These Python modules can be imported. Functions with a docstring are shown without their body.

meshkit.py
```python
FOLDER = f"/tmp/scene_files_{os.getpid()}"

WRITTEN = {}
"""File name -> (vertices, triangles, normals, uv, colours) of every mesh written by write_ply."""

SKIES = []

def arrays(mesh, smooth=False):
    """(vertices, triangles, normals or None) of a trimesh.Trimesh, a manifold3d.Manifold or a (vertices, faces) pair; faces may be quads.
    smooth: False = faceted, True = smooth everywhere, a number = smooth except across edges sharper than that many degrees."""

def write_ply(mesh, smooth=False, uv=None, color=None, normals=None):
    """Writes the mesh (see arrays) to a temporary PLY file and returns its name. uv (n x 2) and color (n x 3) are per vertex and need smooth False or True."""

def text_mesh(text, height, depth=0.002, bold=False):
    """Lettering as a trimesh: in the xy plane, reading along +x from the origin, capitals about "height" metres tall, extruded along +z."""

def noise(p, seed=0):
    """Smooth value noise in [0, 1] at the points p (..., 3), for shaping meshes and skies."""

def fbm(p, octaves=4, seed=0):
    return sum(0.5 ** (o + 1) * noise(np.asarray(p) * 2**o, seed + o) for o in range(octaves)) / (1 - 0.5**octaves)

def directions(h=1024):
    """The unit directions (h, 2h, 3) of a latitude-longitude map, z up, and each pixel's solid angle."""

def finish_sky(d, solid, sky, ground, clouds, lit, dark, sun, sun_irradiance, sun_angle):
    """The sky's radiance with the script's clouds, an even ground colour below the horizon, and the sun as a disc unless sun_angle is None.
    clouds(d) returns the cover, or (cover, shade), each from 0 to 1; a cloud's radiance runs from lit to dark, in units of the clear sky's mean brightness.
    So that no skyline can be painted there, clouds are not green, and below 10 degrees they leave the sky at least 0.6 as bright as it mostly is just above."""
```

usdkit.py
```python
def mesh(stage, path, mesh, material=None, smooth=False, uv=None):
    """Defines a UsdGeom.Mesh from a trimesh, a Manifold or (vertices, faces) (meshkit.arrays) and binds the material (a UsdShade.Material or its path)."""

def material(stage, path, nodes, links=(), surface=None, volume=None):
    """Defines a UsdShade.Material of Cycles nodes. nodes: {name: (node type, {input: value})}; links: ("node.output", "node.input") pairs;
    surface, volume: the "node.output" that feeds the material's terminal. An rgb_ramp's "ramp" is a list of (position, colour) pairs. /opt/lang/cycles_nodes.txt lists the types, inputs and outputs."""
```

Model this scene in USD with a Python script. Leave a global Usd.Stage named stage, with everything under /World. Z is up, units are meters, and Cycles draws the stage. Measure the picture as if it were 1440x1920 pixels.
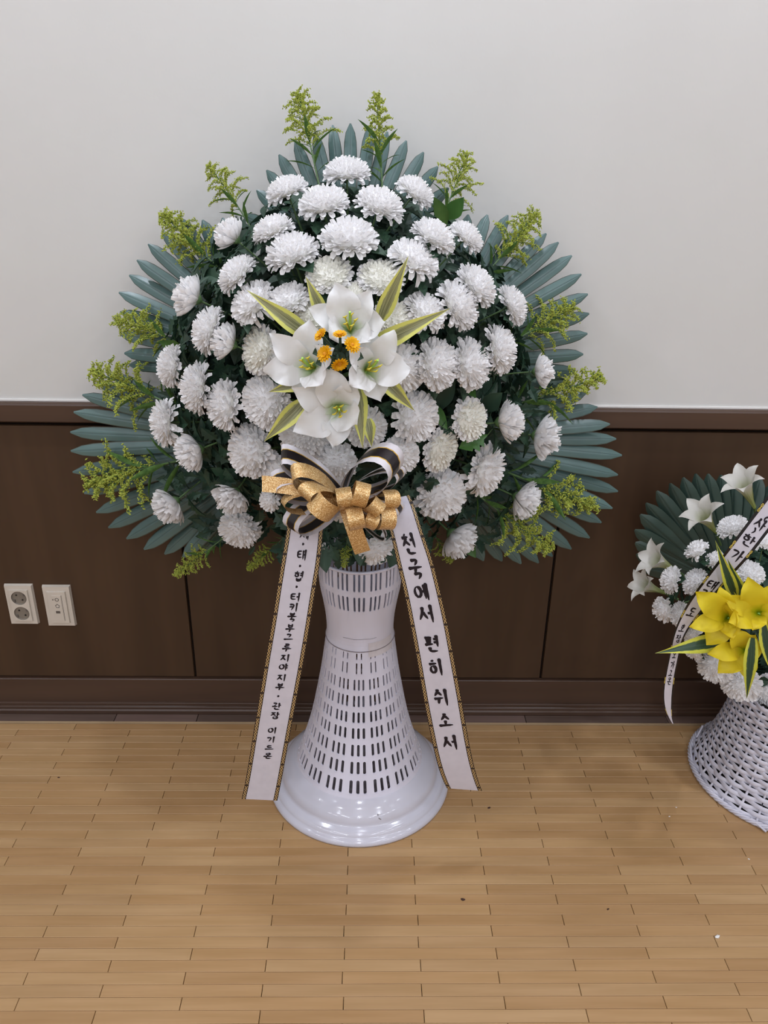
import math, random
import numpy as np, trimesh, usdkit
from pxr import Usd, UsdGeom, UsdLux, UsdShade, Gf, Sdf

stage = Usd.Stage.CreateInMemory()
UsdGeom.SetStageUpAxis(stage, UsdGeom.Tokens.z)
UsdGeom.SetStageMetersPerUnit(stage, 1.0)
UsdGeom.Xform.Define(stage, '/World')
PI = math.pi
rng = np.random.default_rng(7)
random.seed(7)

# ------------------------------------------------------------------ camera, light, exposure
IW, IH = 1440, 1920
FPX = 1491.8
PITCH, YAW, ROLL = math.radians(24.370), math.radians(1.232), math.radians(0.9957)
EYE = np.array([0.0, -1.7906, 1.41689])
EXPOSURE = 2.42
LAMP_POWER = 34.0
_w = np.array([math.sin(YAW) * math.cos(PITCH), math.cos(YAW) * math.cos(PITCH), -math.sin(PITCH)])
_r0 = np.cross(_w, [0, 0, 1.0]); _r0 /= np.linalg.norm(_r0)
_u0 = np.cross(_r0, _w)
CR = math.cos(ROLL) * _r0 + math.sin(ROLL) * _u0
CU = np.cross(CR, _w)
CW = _w
cam = UsdGeom.Camera.Define(stage, '/World/camera')
cam.CreateHorizontalApertureAttr(36.0)
cam.CreateVerticalApertureAttr(48.0)
cam.CreateFocalLengthAttr(FPX / IW * 36.0)
cam.CreateClippingRangeAttr(Gf.Vec2f(0.05, 60))
cam.CreateExposureAttr(EXPOSURE)
cam.AddTransformOp().Set(Gf.Matrix4d(*CR, 0, *CU, 0, *(-CW), 0, *EYE, 1))

ROOM = (-3.6, 3.4, -5.6, 0.0, 2.62)          # x0 x1 y0 y1 height


def lamp(name, x, y, radius, power, col=(0.93, 0.985, 1.11)):
    l = UsdLux.DiskLight.Define(stage, '/World/' + name)
    l.CreateRadiusAttr(radius)
    l.CreateIntensityAttr(power)
    l.CreateColorAttr(Gf.Vec3f(*col))
    l.AddTransformOp().Set(Gf.Matrix4d(1, 0, 0, 0, 0, 1, 0, 0, 0, 0, 1, 0, x, y, ROOM[4] - 0.012, 1))
    return l


_n = 0
for ly, row, pw in ((-0.5, (-1.0, 0.05, 1.1), 1.5), (-1.4, (-2.5, -1.25, 0.0, 1.25, 2.5), 0.5), (-2.3, (-2.5, -1.25, 0.0, 1.25, 2.5), 0.85), (-3.2, (-2.5, -1.25, 0.0, 1.25, 2.5), 1.3), (-4.1, (-2.5, -1.25, 0.0, 1.25, 2.5), 1.6), (-5.0, (-2.5, -1.25, 0.0, 1.25, 2.5), 1.6)):
    for lx in row:
        lamp('ceiling_lamp' + ('_%03d' % _n if _n else ''), lx, ly, 0.055, LAMP_POWER * pw)
        _n += 1


# ------------------------------------------------------------------ helpers
def nrm(v):
    v = np.asarray(v, float)
    return v / (np.linalg.norm(v) + 1e-12)


def ray(px, py):
    return CW + (px - IW / 2) / FPX * CR - (py - IH / 2) / FPX * CU


def at(px, py, Y):
    """the point on the vertical plane y = Y"""
    d = ray(px, py)
    return EYE + (Y - EYE[1]) / d[1] * d


def depth(p):
    return float((np.asarray(p) - EYE) @ CW)


def proj(p):
    d = np.asarray(p, float) - EYE
    z = d @ CW
    return np.array([IW / 2 + FPX * (d @ CR) / z, IH / 2 - FPX * (d @ CU) / z])


_used = set()


def numbered(path):
    if path not in _used:
        _used.add(path); return path
    k = 1
    while '%s_%03d' % (path, k) in _used:
        k += 1
    p = '%s_%03d' % (path, k)
    _used.add(p)
    return p


def keys(prim, label=None, cat=None, group=None, kind=None):
    for k, v in (('label', label), ('category', cat), ('group', group), ('kind', kind)):
        if v:
            prim.SetCustomDataByKey(k, v)


def frame(z, x=None):
    """3x3 rows: x, y, z axes with z given"""
    z = nrm(z)
    if x is None:
        x = [0.31, 0.2, 0.93] if abs(z[2]) < 0.8 else [1, 0.1, 0]
    x = np.asarray(x, float)
    x = nrm(x - z * (x @ z))
    return np.array([x, np.cross(z, x), z])


def m4(rows, pos, s=1.0):
    s = np.broadcast_to(s, 3)
    r = np.asarray(rows) * s[:, None]
    return Gf.Matrix4d(*[float(q) for q in (*r[0], 0, *r[1], 0, *r[2], 0, *pos, 1)])


def thing(name, label=None, cat=None, group=None, kind=None, mat=None):
    x = UsdGeom.Xform.Define(stage, numbered('/World/' + name))
    x.AddTransformOp().Set(mat if mat is not None else Gf.Matrix4d(1))
    keys(x.GetPrim(), label, cat, group, kind)
    return x.GetPrim()


def part(name, mb, material, parent, label=None, kind=None, smooth=False):
    path = numbered(str(parent.GetPath()) + '/' + name)
    if isinstance(mb, MB):
        v, f, uv = mb.arrays()
    else:
        v, f = mb; uv = None
    m = usdkit.mesh(stage, path, (v, f), M[material], smooth=smooth, uv=uv if smooth in (True, False) else None)
    keys(m.GetPrim(), label, None, None, kind)
    return m.GetPrim()


def top(name, mb, material, label=None, cat=None, group=None, kind=None, smooth=False):
    path = numbered('/World/' + name)
    v, f, uv = mb.arrays()
    m = usdkit.mesh(stage, path, (v, f), M[material], smooth=smooth, uv=uv if smooth in (True, False) else None)
    keys(m.GetPrim(), label, cat, group, kind)
    return m.GetPrim()


def dup(src, mat, label, cat, group=None):
    x = UsdGeom.Xform.Define(stage, numbered(str(src.GetPath()).rstrip('0123456789').rstrip('_')))
    x.GetPrim().GetReferences().AddInternalReference(src.GetPath())
    x.GetPrim().SetInstanceable(True)
    op = [o for o in x.GetOrderedXformOps()]
    (op[0] if op else x.AddTransformOp()).Set(mat)
    keys(x.GetPrim(), label, cat, group)
    return x.GetPrim()


class MB:
    """collects shapes for ONE mesh"""

    def __init__(s):
        s.v, s.f, s.uv, s.n = [], [], [], 0

    def add(s, v, f, uv=None):
        v = np.asarray(v, float); f = np.asarray(f, int)
        if f.shape[1] == 4:
            f = np.vstack([f[:, [0, 1, 2]], f[:, [0, 2, 3]]])
        s.v.append(v); s.f.append(f + s.n)
        s.uv.append(np.zeros((len(v), 2)) if uv is None else np.asarray(uv, float))
        s.n += len(v)
        return s

    def grid(s, P, uv=None, closed=False):
        """P: (a, b, 3) points, joined as quads; closed wraps b"""
        P = np.asarray(P, float); a, b = P.shape[:2]
        i, j = np.meshgrid(np.arange(a - 1), np.arange(b if closed else b - 1), indexing='ij')
        j2 = (j + 1) % b
        q = np.stack([i * b + j, i * b + j2, (i + 1) * b + j2, (i + 1) * b + j], -1).reshape(-1, 4)
        if uv is None:
            g = np.meshgrid(np.linspace(0, 1, a), np.linspace(0, 1, b), indexing='ij')
            uv = np.stack([g[1], g[0]], -1)
        return s.add(P.reshape(-1, 3), q, np.asarray(uv).reshape(-1, 2))

    def box(s, x0, x1, y0, y1, z0, z1):
        v = np.array([[x, y, z] for x in (x0, x1) for y in (y0, y1) for z in (z0, z1)], float)
        f = [[0, 1, 3, 2], [4, 6, 7, 5], [0, 4, 5, 1], [2, 3, 7, 6], [0, 2, 6, 4], [1, 5, 7, 3]]
        return s.add(v, f)

    def tube(s, pts, rad, sides=6, caps=True):
        p = np.asarray(pts, float); n = len(p)
        t = np.gradient(p, axis=0); t /= np.linalg.norm(t, axis=1, keepdims=True) + 1e-12
        a = np.cross(t, [0.13, 0.31, 0.94]); bad = np.linalg.norm(a, axis=1) < 0.15
        a[bad] = np.cross(t[bad], [0.94, 0.13, 0.2])
        a /= np.linalg.norm(a, axis=1, keepdims=True)
        b = np.cross(t, a)
        rad = np.broadcast_to(rad, (n,))
        an = np.arange(sides) * 2 * PI / sides
        P = p[:, None] + rad[:, None, None] * (np.cos(an)[None, :, None] * a[:, None] + np.sin(an)[None, :, None] * b[:, None])
        base = s.n
        s.grid(P, closed=True)
        if caps:
            for k, row in ((0, 0), (n - 1, n - 1)):
                c = s.n
                s.add(np.vstack([p[k:k + 1], P[row]]), [[0, 1 + (j + (k == 0)) % sides, 1 + (j + (k != 0)) % sides] for j in range(sides)])
        return s

    def lathe(s, prof, c, n=48):
        """prof: (r, z) from bottom to top"""
        an = np.arange(n) * 2 * PI / n
        P = np.array([[[c[0] + r * math.cos(a), c[1] + r * math.sin(a), c[2] + z] for a in an] for r, z in prof])
        return s.grid(P, closed=True)

    def arrays(s):
        return np.vstack(s.v), np.vstack(s.f), np.vstack(s.uv)


def bez(p0, p1, p2, n):
    t = np.linspace(0, 1, n)[:, None]
    return (1 - t) ** 2 * p0 + 2 * t * (1 - t) * p1 + t * t * p2


def spline(pts, n):
    """smooth curve through the points, n samples evenly by length"""
    from scipy.interpolate import CubicSpline
    p = np.asarray(pts, float)
    d = np.r_[0, np.cumsum(np.linalg.norm(np.diff(p, axis=0), axis=1))]
    cs = CubicSpline(d, p)
    return cs(np.linspace(0, d[-1], n))


# ------------------------------------------------------------------ materials
M = {}
UsdGeom.Scope.Define(stage, '/World/Looks')


def srgb(r, g, b):
    c = np.array([r, g, b], float) / 255
    return tuple(np.where(c <= 0.04045, c / 12.92, ((c + 0.055) / 1.055) ** 2.4))


def mat(name, nodes, links, surface='p.BSDF'):
    M[name] = usdkit.material(stage, '/World/Looks/' + name, nodes, links, surface=surface)


def noisy(name, c1, c2, scale=(8, 8, 8), detail=3, rough=0.5, bump=0.0, bscale=40, spec=0.5, coat=0.0, metallic=0.0, lo=0.3, hi=0.7, sheen=0.0, space='object'):
    """two colours mixed by stretched noise"""
    nodes = {'tc': ('texture_coordinate', {}), 'mp': ('mapping', {'scale': scale}),
             'n': ('noise_texture', {'scale': 1.0, 'detail': detail}),
             'r': ('rgb_ramp', {'ramp': [(lo, c1), (hi, c2)]}),
             'p': ('principled_bsdf', {'roughness': rough, 'specular_ior_level': spec, 'coat_weight': coat, 'metallic': metallic, 'sheen_weight': sheen})}
    links = [('tc.' + space, 'mp.vector'), ('mp.vector', 'n.vector'), ('n.fac', 'r.fac'), ('r.color', 'p.base_color')]
    if bump:
        nodes['bn'] = ('noise_texture', {'scale': bscale, 'detail': 4})
        nodes['b'] = ('bump', {'strength': bump, 'distance': 0.002})
        links += [('tc.' + space, 'bn.vector'), ('bn.fac', 'b.height'), ('b.normal', 'p.normal')]
    mat(name, nodes, links)


def thin(name, c1, c2, scale, trans=0.35, rough=0.55, spec=0.3, tcol=None, uvramp=None):
    """petal or leaf: principled + translucent; colour by noise, or across the width by uv ramp"""
    nodes = {'tc': ('texture_coordinate', {}), 'n': ('noise_texture', {'scale': scale, 'detail': 2}),
             'r': ('rgb_ramp', {'ramp': [(0.3, c1), (0.7, c2)]}),
             'p': ('principled_bsdf', {'roughness': rough, 'specular_ior_level': spec}),
             't': ('translucent_bsdf', {}), 'm': ('mix_closure', {'fac': trans})}
    links = [('tc.object', 'n.vector'), ('n.fac', 'r.fac')]
    src = 'r.color'
    if uvramp:
        axis, stops, blend = uvramp
        nodes['sx'] = ('separate_xyz', {}); nodes['ur'] = ('rgb_ramp', {'ramp': stops}); nodes['mx'] = ('mix', {'mix_type': blend, 'fac': 1.0})
        links += [('tc.UV', 'sx.vector'), ('sx.' + axis, 'ur.fac'), ('r.color', 'mx.color1'), ('ur.color', 'mx.color2')]
        src = 'mx.color'
    links += [(src, 'p.base_color'), (src, 't.color'), ('p.BSDF', 'm.closure1'), ('t.BSDF', 'm.closure2')]
    mat(name, nodes, links, surface='m.closure')


W1 = (1.0, 1.0, 1.0)
noisy('wall_paint', srgb(203, 203, 200), srgb(207, 207, 204), (3, 3, 3), rough=0.75, bump=0.05, bscale=180, spec=0.25)
noisy('ceiling_paint', srgb(228, 227, 223), srgb(232, 231, 228), (3, 3, 3), rough=0.8)
noisy('caulk', srgb(226, 224, 220), srgb(232, 230, 226), (20, 20, 20), rough=0.6)
noisy('panel_wood', srgb(58, 41, 28), srgb(74, 54, 38), (14, 14, 1.3), detail=6, rough=0.42, spec=0.4, lo=0.25, hi=0.75)
noisy('trim_wood', srgb(66, 48, 38), srgb(79, 59, 47), (1.2, 20, 20), detail=5, rough=0.36, spec=0.45)
noisy('dark_gap', srgb(22, 15, 11), srgb(26, 18, 13), (5, 5, 5), rough=0.8, spec=0.1)
noisy('border_wood_a', srgb(84, 68, 60), srgb(98, 81, 73), (3, 60, 60), detail=5, rough=0.4)
noisy('border_wood_b', srgb(102, 83, 76), srgb(114, 94, 86), (3, 60, 60), detail=5, rough=0.4)
noisy('floor_edge', srgb(165, 140, 108), srgb(180, 155, 120), (5, 50, 50), rough=0.4)
PL = [(171, 136, 94), (168, 133, 92), (174, 140, 98), (166, 131, 90), (175, 142, 101), (170, 137, 97)]
for i, (a, b, c) in enumerate(PL):
    noisy('plank_%s' % 'abcdef'[i], srgb(a - 7, b - 8, c - 9), srgb(a + 6, b + 5, c + 5), (4, 55, 55), detail=6, rough=0.36, spec=0.4, bump=0.03, bscale=60)
noisy('plastic_cream', srgb(196, 188, 176), srgb(202, 194, 182), (30, 30, 30), rough=0.35)
noisy('plastic_grey', srgb(120, 112, 102), srgb(132, 124, 112), (30, 30, 30), rough=0.5)
noisy('icon_grey', srgb(92, 86, 80), srgb(100, 94, 88), (30, 30, 30), rough=0.5)
noisy('socket_dark', srgb(30, 28, 26), srgb(38, 35, 32), (30, 30, 30), rough=0.5)
noisy('stand_plastic', srgb(194, 193, 203), srgb(199, 198, 208), (9, 9, 9), rough=0.13, spec=0.5)
noisy('stand_matte', srgb(213, 212, 226), srgb(219, 218, 232), (14, 14, 5), rough=0.38, spec=0.4)
noisy('old_tape', srgb(204, 198, 202), srgb(212, 207, 212), (60, 60, 60), rough=0.5)
noisy('scratch_shade_grey', srgb(124, 116, 120), srgb(150, 142, 146), (60, 60, 60), rough=0.6)  # grey of the scratch, also painted shade at the joint and inside
thin('mum_white', srgb(243, 242, 242), srgb(248, 247, 247), 20, trans=0.28, rough=0.6, uvramp=('y', [(0.0, srgb(236, 236, 220)), (0.5, W1), (1.0, W1)], 'multiply'))
thin('mum_cream', srgb(236, 235, 226), srgb(242, 241, 233), 20, trans=0.25, rough=0.6)
thin('lily_white', srgb(234, 235, 235), srgb(241, 242, 243), 12, trans=0.3, rough=0.45, uvramp=('y', [(0.0, srgb(176, 214, 120)), (0.12, srgb(196, 222, 160)), (0.34, W1), (1.0, W1)], 'multiply'))
thin('lily_trumpet', srgb(214, 212, 204), srgb(224, 222, 216), 12, trans=0.3, rough=0.45, uvramp=('y', [(0.0, srgb(170, 196, 110)), (0.3, srgb(206, 214, 160)), (0.6, W1), (1.0, W1)], 'multiply'))
thin('lily_yellow', srgb(222, 200, 30), srgb(236, 216, 56), 14, trans=0.3, rough=0.45, uvramp=('y', [(0.0, srgb(130, 200, 90)), (0.14, srgb(220, 240, 160)), (0.3, W1), (0.9, W1), (1.0, srgb(255, 250, 235))], 'multiply'))
thin('yellow_petal', srgb(230, 170, 14), srgb(242, 190, 30), 40, trans=0.2)
noisy('yellow_heart', srgb(200, 130, 10), srgb(226, 160, 24), (300, 300, 300), rough=0.7)
noisy('stamen', srgb(196, 172, 40), srgb(206, 196, 60), (60, 60, 60), rough=0.6)
noisy('pistil', srgb(150, 200, 70), srgb(166, 212, 90), (60, 60, 60), rough=0.5)
thin('mum_leaf', srgb(36, 60, 47), srgb(58, 86, 64), 18, trans=0.15, rough=0.5, spec=0.35)
thin('dark_leaf', srgb(34, 55, 45), srgb(58, 84, 66), 14, trans=0.12, rough=0.48, spec=0.4)
thin('bright_leaf', srgb(58, 98, 48), srgb(82, 124, 62), 22, trans=0.2, rough=0.4)
noisy('stem_green', srgb(70, 100, 60), srgb(90, 118, 72), (30, 30, 30), rough=0.5)
noisy('foam_green', srgb(26, 40, 34), srgb(36, 52, 42), (30, 30, 30), rough=0.9, spec=0.1)
thin('goldenrod_bud', srgb(158, 172, 66), srgb(190, 198, 92), 60, trans=0.2, rough=0.7)
thin('goldenrod_leaf', srgb(70, 104, 52), srgb(100, 134, 68), 30, trans=0.2, rough=0.55)
edge = srgb(118, 104, 92)
thin('palm_teal', srgb(80, 106, 104), srgb(92, 119, 117), 9, trans=0.06, rough=0.34, spec=0.6,
     uvramp=('x', [(0.0, srgb(200, 168, 150)), (0.045, srgb(200, 180, 165)), (0.07, W1), (0.47, W1), (0.5, srgb(190, 195, 195)), (0.53, W1), (0.93, W1), (0.955, srgb(200, 180, 165)), (1.0, srgb(200, 168, 150))], 'multiply'))
thin('palm_dark', srgb(44, 62, 56), srgb(56, 76, 68), 9, trans=0.05, rough=0.4, spec=0.5)
# variegated leaves: green-grey streaks in a yellow margin
for nm, dark, mid, rim in (('variegated_pale', srgb(98, 100, 66), srgb(166, 166, 120), srgb(214, 214, 112)), ('variegated_vivid', srgb(32, 58, 44), srgb(60, 88, 62), srgb(206, 208, 76))):
    mat(nm, {'tc': ('texture_coordinate', {}), 'mp': ('mapping', {'scale': (24.0, 1.6, 1.0)}), 'n': ('noise_texture', {'scale': 1.0, 'detail': 3}),
             'r': ('rgb_ramp', {'ramp': [(0.35, dark), (0.62, mid)]}), 'sx': ('separate_xyz', {}),
             'wn': ('noise_texture', {'scale': 14.0, 'detail': 2}), 'ad': ('math', {'math_type': 'multiply_add', 'value2': 0.12, 'value3': -0.06}),
             'sm': ('math', {'math_type': 'add'}), 'ur': ('rgb_ramp', {'ramp': [(0.0, W1), (0.2, W1), (0.26, (0, 0, 0)), (0.74, (0, 0, 0)), (0.8, W1), (1.0, W1)]}),
             'mx': ('mix', {'mix_type': 'mix', 'color2': rim}), 'p': ('principled_bsdf', {'roughness': 0.4}), 't': ('translucent_bsdf', {}), 'm': ('mix_closure', {'fac': 0.18})},
        [('tc.UV', 'mp.vector'), ('mp.vector', 'n.vector'), ('n.fac', 'r.fac'), ('tc.UV', 'sx.vector'), ('tc.UV', 'wn.vector'), ('wn.fac', 'ad.value1'), ('ad.value', 'sm.value1'), ('sx.x', 'sm.value2'),
         ('sm.value', 'ur.fac'), ('ur.color', 'mx.fac'), ('r.color', 'mx.color1'), ('mx.color', 'p.base_color'), ('mx.color', 't.color'), ('p.BSDF', 'm.closure1'), ('t.BSDF', 'm.closure2')], surface='m.closure')
noisy('satin_white', srgb(197, 194, 204), srgb(203, 200, 210), (60, 60, 60), rough=0.4, sheen=0.1)
noisy('ink', srgb(26, 20, 28), srgb(32, 26, 34), (20, 20, 20), rough=0.5, spec=0.3)
# gold glitter ribbon
mat('gold_glitter', {'tc': ('texture_coordinate', {}), 'v': ('voronoi_texture', {'scale': 900.0}), 'r': ('rgb_ramp', {'ramp': [(0.0, srgb(176, 132, 76)), (0.6, srgb(206, 164, 102)), (0.9, srgb(240, 216, 166))]}),
                     'sp': ('separate_color', {}), 'p': ('principled_bsdf', {'metallic': 0.35, 'roughness': 0.42}), 'b': ('bump', {'strength': 0.5, 'distance': 0.001})},
    [('tc.object', 'v.vector'), ('v.color', 'sp.color'), ('sp.r', 'r.fac'), ('r.color', 'p.base_color'), ('sp.g', 'b.height'), ('b.normal', 'p.normal')])
# striped ribbon: white | gold | black | gold | white across the width
BK, GD, WT = srgb(34, 28, 32), srgb(190, 150, 50), srgb(208, 203, 207)
mat('striped_satin', {'tc': ('texture_coordinate', {}), 'sx': ('separate_xyz', {}),
                      'r': ('rgb_ramp', {'ramp': [(0.0, WT), (0.25, GD), (0.29, BK), (0.71, GD), (0.75, WT)], 'interpolate': False}),
                      'p': ('principled_bsdf', {'roughness': 0.3, 'specular_ior_level': 0.5, 'anisotropic': 0.4})},
    [('tc.UV', 'sx.vector'), ('sx.x', 'r.fac'), ('r.color', 'p.base_color')])


# ribbon border: black with a braided gold chain, v in metres
def chain(name, k, gold, black, lim, gap):
    mat(name, {'tc': ('texture_coordinate', {}), 'sx': ('separate_xyz', {}), 'k': ('math', {'math_type': 'multiply', 'value2': k}), 's': ('math', {'math_type': 'sine'}),
               'a': ('math', {'math_type': 'multiply_add', 'value2': 0.24, 'value3': 0.5}), 'b': ('math', {'math_type': 'multiply_add', 'value2': -0.24, 'value3': 0.5}),
               'da': ('math', {'math_type': 'subtract'}), 'db': ('math', {'math_type': 'subtract'}), 'aa': ('math', {'math_type': 'absolute'}), 'ab': ('math', {'math_type': 'absolute'}),
               'mn': ('math', {'math_type': 'minimum'}), 'lt': ('math', {'math_type': 'less_than', 'value2': lim}),
               'gk': ('math', {'math_type': 'multiply', 'value2': k * 0.25}), 'gs': ('math', {'math_type': 'sine'}), 'gl': ('math', {'math_type': 'less_than', 'value2': gap}),
               'ml': ('math', {'math_type': 'multiply'}), 'mx': ('mix', {'color1': black, 'color2': gold}), 'p': ('principled_bsdf', {'roughness': 0.35}), 'mt': ('math', {'math_type': 'multiply', 'value2': 0.25})},
        [('tc.UV', 'sx.vector'), ('sx.y', 'k.value1'), ('k.value', 's.value1'), ('s.value', 'a.value1'), ('s.value', 'b.value1'), ('sx.x', 'da.value1'), ('a.value', 'da.value2'), ('sx.x', 'db.value1'), ('b.value', 'db.value2'),
         ('da.value', 'aa.value1'), ('db.value', 'ab.value1'), ('aa.value', 'mn.value1'), ('ab.value', 'mn.value2'), ('mn.value', 'lt.value1'),
         ('sx.y', 'gk.value1'), ('gk.value', 'gs.value1'), ('gs.value', 'gl.value1'), ('lt.value', 'ml.value1'), ('gl.value', 'ml.value2'),
         ('ml.value', 'mx.fac'), ('mx.color', 'p.base_color'), ('ml.value', 'mt.value1'), ('mt.value', 'p.metallic')])


chain('gold_chain', 420.0, srgb(196, 168, 116), srgb(38, 28, 26), 0.095, 0.97)
chain('gold_dots', 300.0, srgb(210, 190, 90), srgb(18, 16, 20), 0.13, -0.8)
noisy('wicker_white', srgb(196, 194, 206), srgb(210, 208, 218), (40, 40, 40), rough=0.45, spec=0.4)
noisy('debris_dark', srgb(52, 30, 22), srgb(66, 40, 30), (90, 90, 90), rough=0.8)
noisy('debris_white', srgb(215, 212, 208), srgb(226, 224, 220), (90, 90, 90), rough=0.6)

# ------------------------------------------------------------------ the room
X0, X1, Y0, Y1, ZC = ROOM
CAP, RAIL0, PAN0 = 0.880, 0.833, 0.1076            # heights on the wall
wall = thing('wall_back', kind='structure')
part('plaster', MB().box(X0, X1, 0.0, 0.12, CAP - 0.02, ZC), 'wall_paint', wall)
part('core', MB().box(X0, X1, 0.006, 0.12, 0.0, CAP - 0.02), 'dark_gap', wall)
part('caulk_line', MB().box(X0, X1, -0.0035, 0.0, CAP + 0.0002, CAP + 0.0045), 'caulk', wall)
SE0, PW = -0.4655, 0.9405
for k in range(-4, 4):
    a, b = max(X0, SE0 + k * PW + 0.0022), min(X1, SE0 + (k + 1) * PW - 0.0022)
    if b - a < 0.05:
        continue
    mb = MB(); c = 0.0015
    z0, z1 = PAN0 + 0.0018, RAIL0 - 0.012
    o = np.array([[a, 0.004, z0], [b, 0.004, z0], [b, 0.004, z1], [a, 0.004, z1], [a + c, 0, z0 + c], [b - c, 0, z0 + c], [b - c, 0, z1 - c], [a + c, 0, z1 - c],
                  [a, 0.006, z0], [b, 0.006, z0], [b, 0.006, z1], [a, 0.006, z1]])
    mb.add(o, [[4, 5, 6, 7], [0, 1, 5, 4], [1, 2, 6, 5], [2, 3, 7, 6], [3, 0, 4, 7], [8, 9, 1, 0], [9, 10, 2, 1], [10, 11, 3, 2], [11, 8, 0, 3]])
    part('wainscot_panel', mb, 'panel_wood', wall)


def extrude_x(prof, a, b):
    """prof (y, z) closed polygon, extruded along x with caps"""
    p = np.array(prof); n = len(p)
    v = np.vstack([np.c_[np.full(n, a), p], np.c_[np.full(n, b), p]])
    f = [[i, (i + 1) % n, n + (i + 1) % n, n + i] for i in range(n)]
    t = []
    for q in f:
        t += [[q[0], q[1], q[2]], [q[0], q[2], q[3]]]
    for i in range(1, n - 1):
        t += [[0, i + 1, i], [n, n + i, n + i + 1]]
    return MB().add(v, np.array(t))


top('trim_1', extrude_x([(0.006, RAIL0), (-0.016, RAIL0), (-0.0185, RAIL0 + 0.003), (-0.0185, CAP - 0.006), (-0.017, CAP - 0.002), (-0.013, CAP), (0.006, CAP)], X0, X1), 'trim_wood',
    'dark brown wooden rail capping the wainscot under the pale wall', None, kind='structure')
bb = thing('baseboard_back', 'dark brown wooden baseboard with stepped moulding along the wall foot', kind='structure')
part('board', extrude_x([(0.006, 0.024), (-0.008, 0.024), (-0.008, PAN0 - 0.003), (-0.006, PAN0 - 0.001), (0.006, PAN0 - 0.001)], X0, X1), 'trim_wood', bb)
part('shoe_moulding', extrude_x([(0.006, 0.0), (-0.021, 0.0), (-0.021, 0.010), (-0.0175, 0.0135), (-0.0175, 0.019), (-0.0165, 0.021), (-0.0135, 0.0225), (-0.0135, 0.0295), (-0.0125, 0.0315), (-0.008, 0.0325), (0.006, 0.0325)], X0, X1), 'trim_wood', bb)

floor = thing('floor', 'floor of narrow light beech planks laid parallel to the wall', kind='structure')
part('subfloor', MB().box(X0, X1, Y0, 0.006, -0.06, -0.009), 'dark_gap', floor)
part('edge_strip', MB().box(X0, X1, -0.0605, -0.0530, -0.009, 0.0006), 'floor_edge', floor)


def plank_arrays(a, b, y0, y1, z1=0.0, c=0.0007, dz=0.0008):
    v = np.array([[a, y0, -0.009], [b, y0, -0.009], [b, y1, -0.009], [a, y1, -0.009],
                  [a, y0, z1 - dz], [b, y0, z1 - dz], [b, y1, z1 - dz], [a, y1, z1 - dz],
                  [a + c, y0 + c, z1], [b - c, y0 + c, z1], [b - c, y1 - c, z1], [a + c, y1 - c, z1]])
    f = np.array([[0, 1, 5, 4], [1, 2, 6, 5], [2, 3, 7, 6], [3, 0, 4, 7], [4, 5, 9, 8], [5, 6, 10, 9], [6, 7, 11, 10], [7, 4, 8, 11], [8, 9, 10, 11]])
    return v, f


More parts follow.
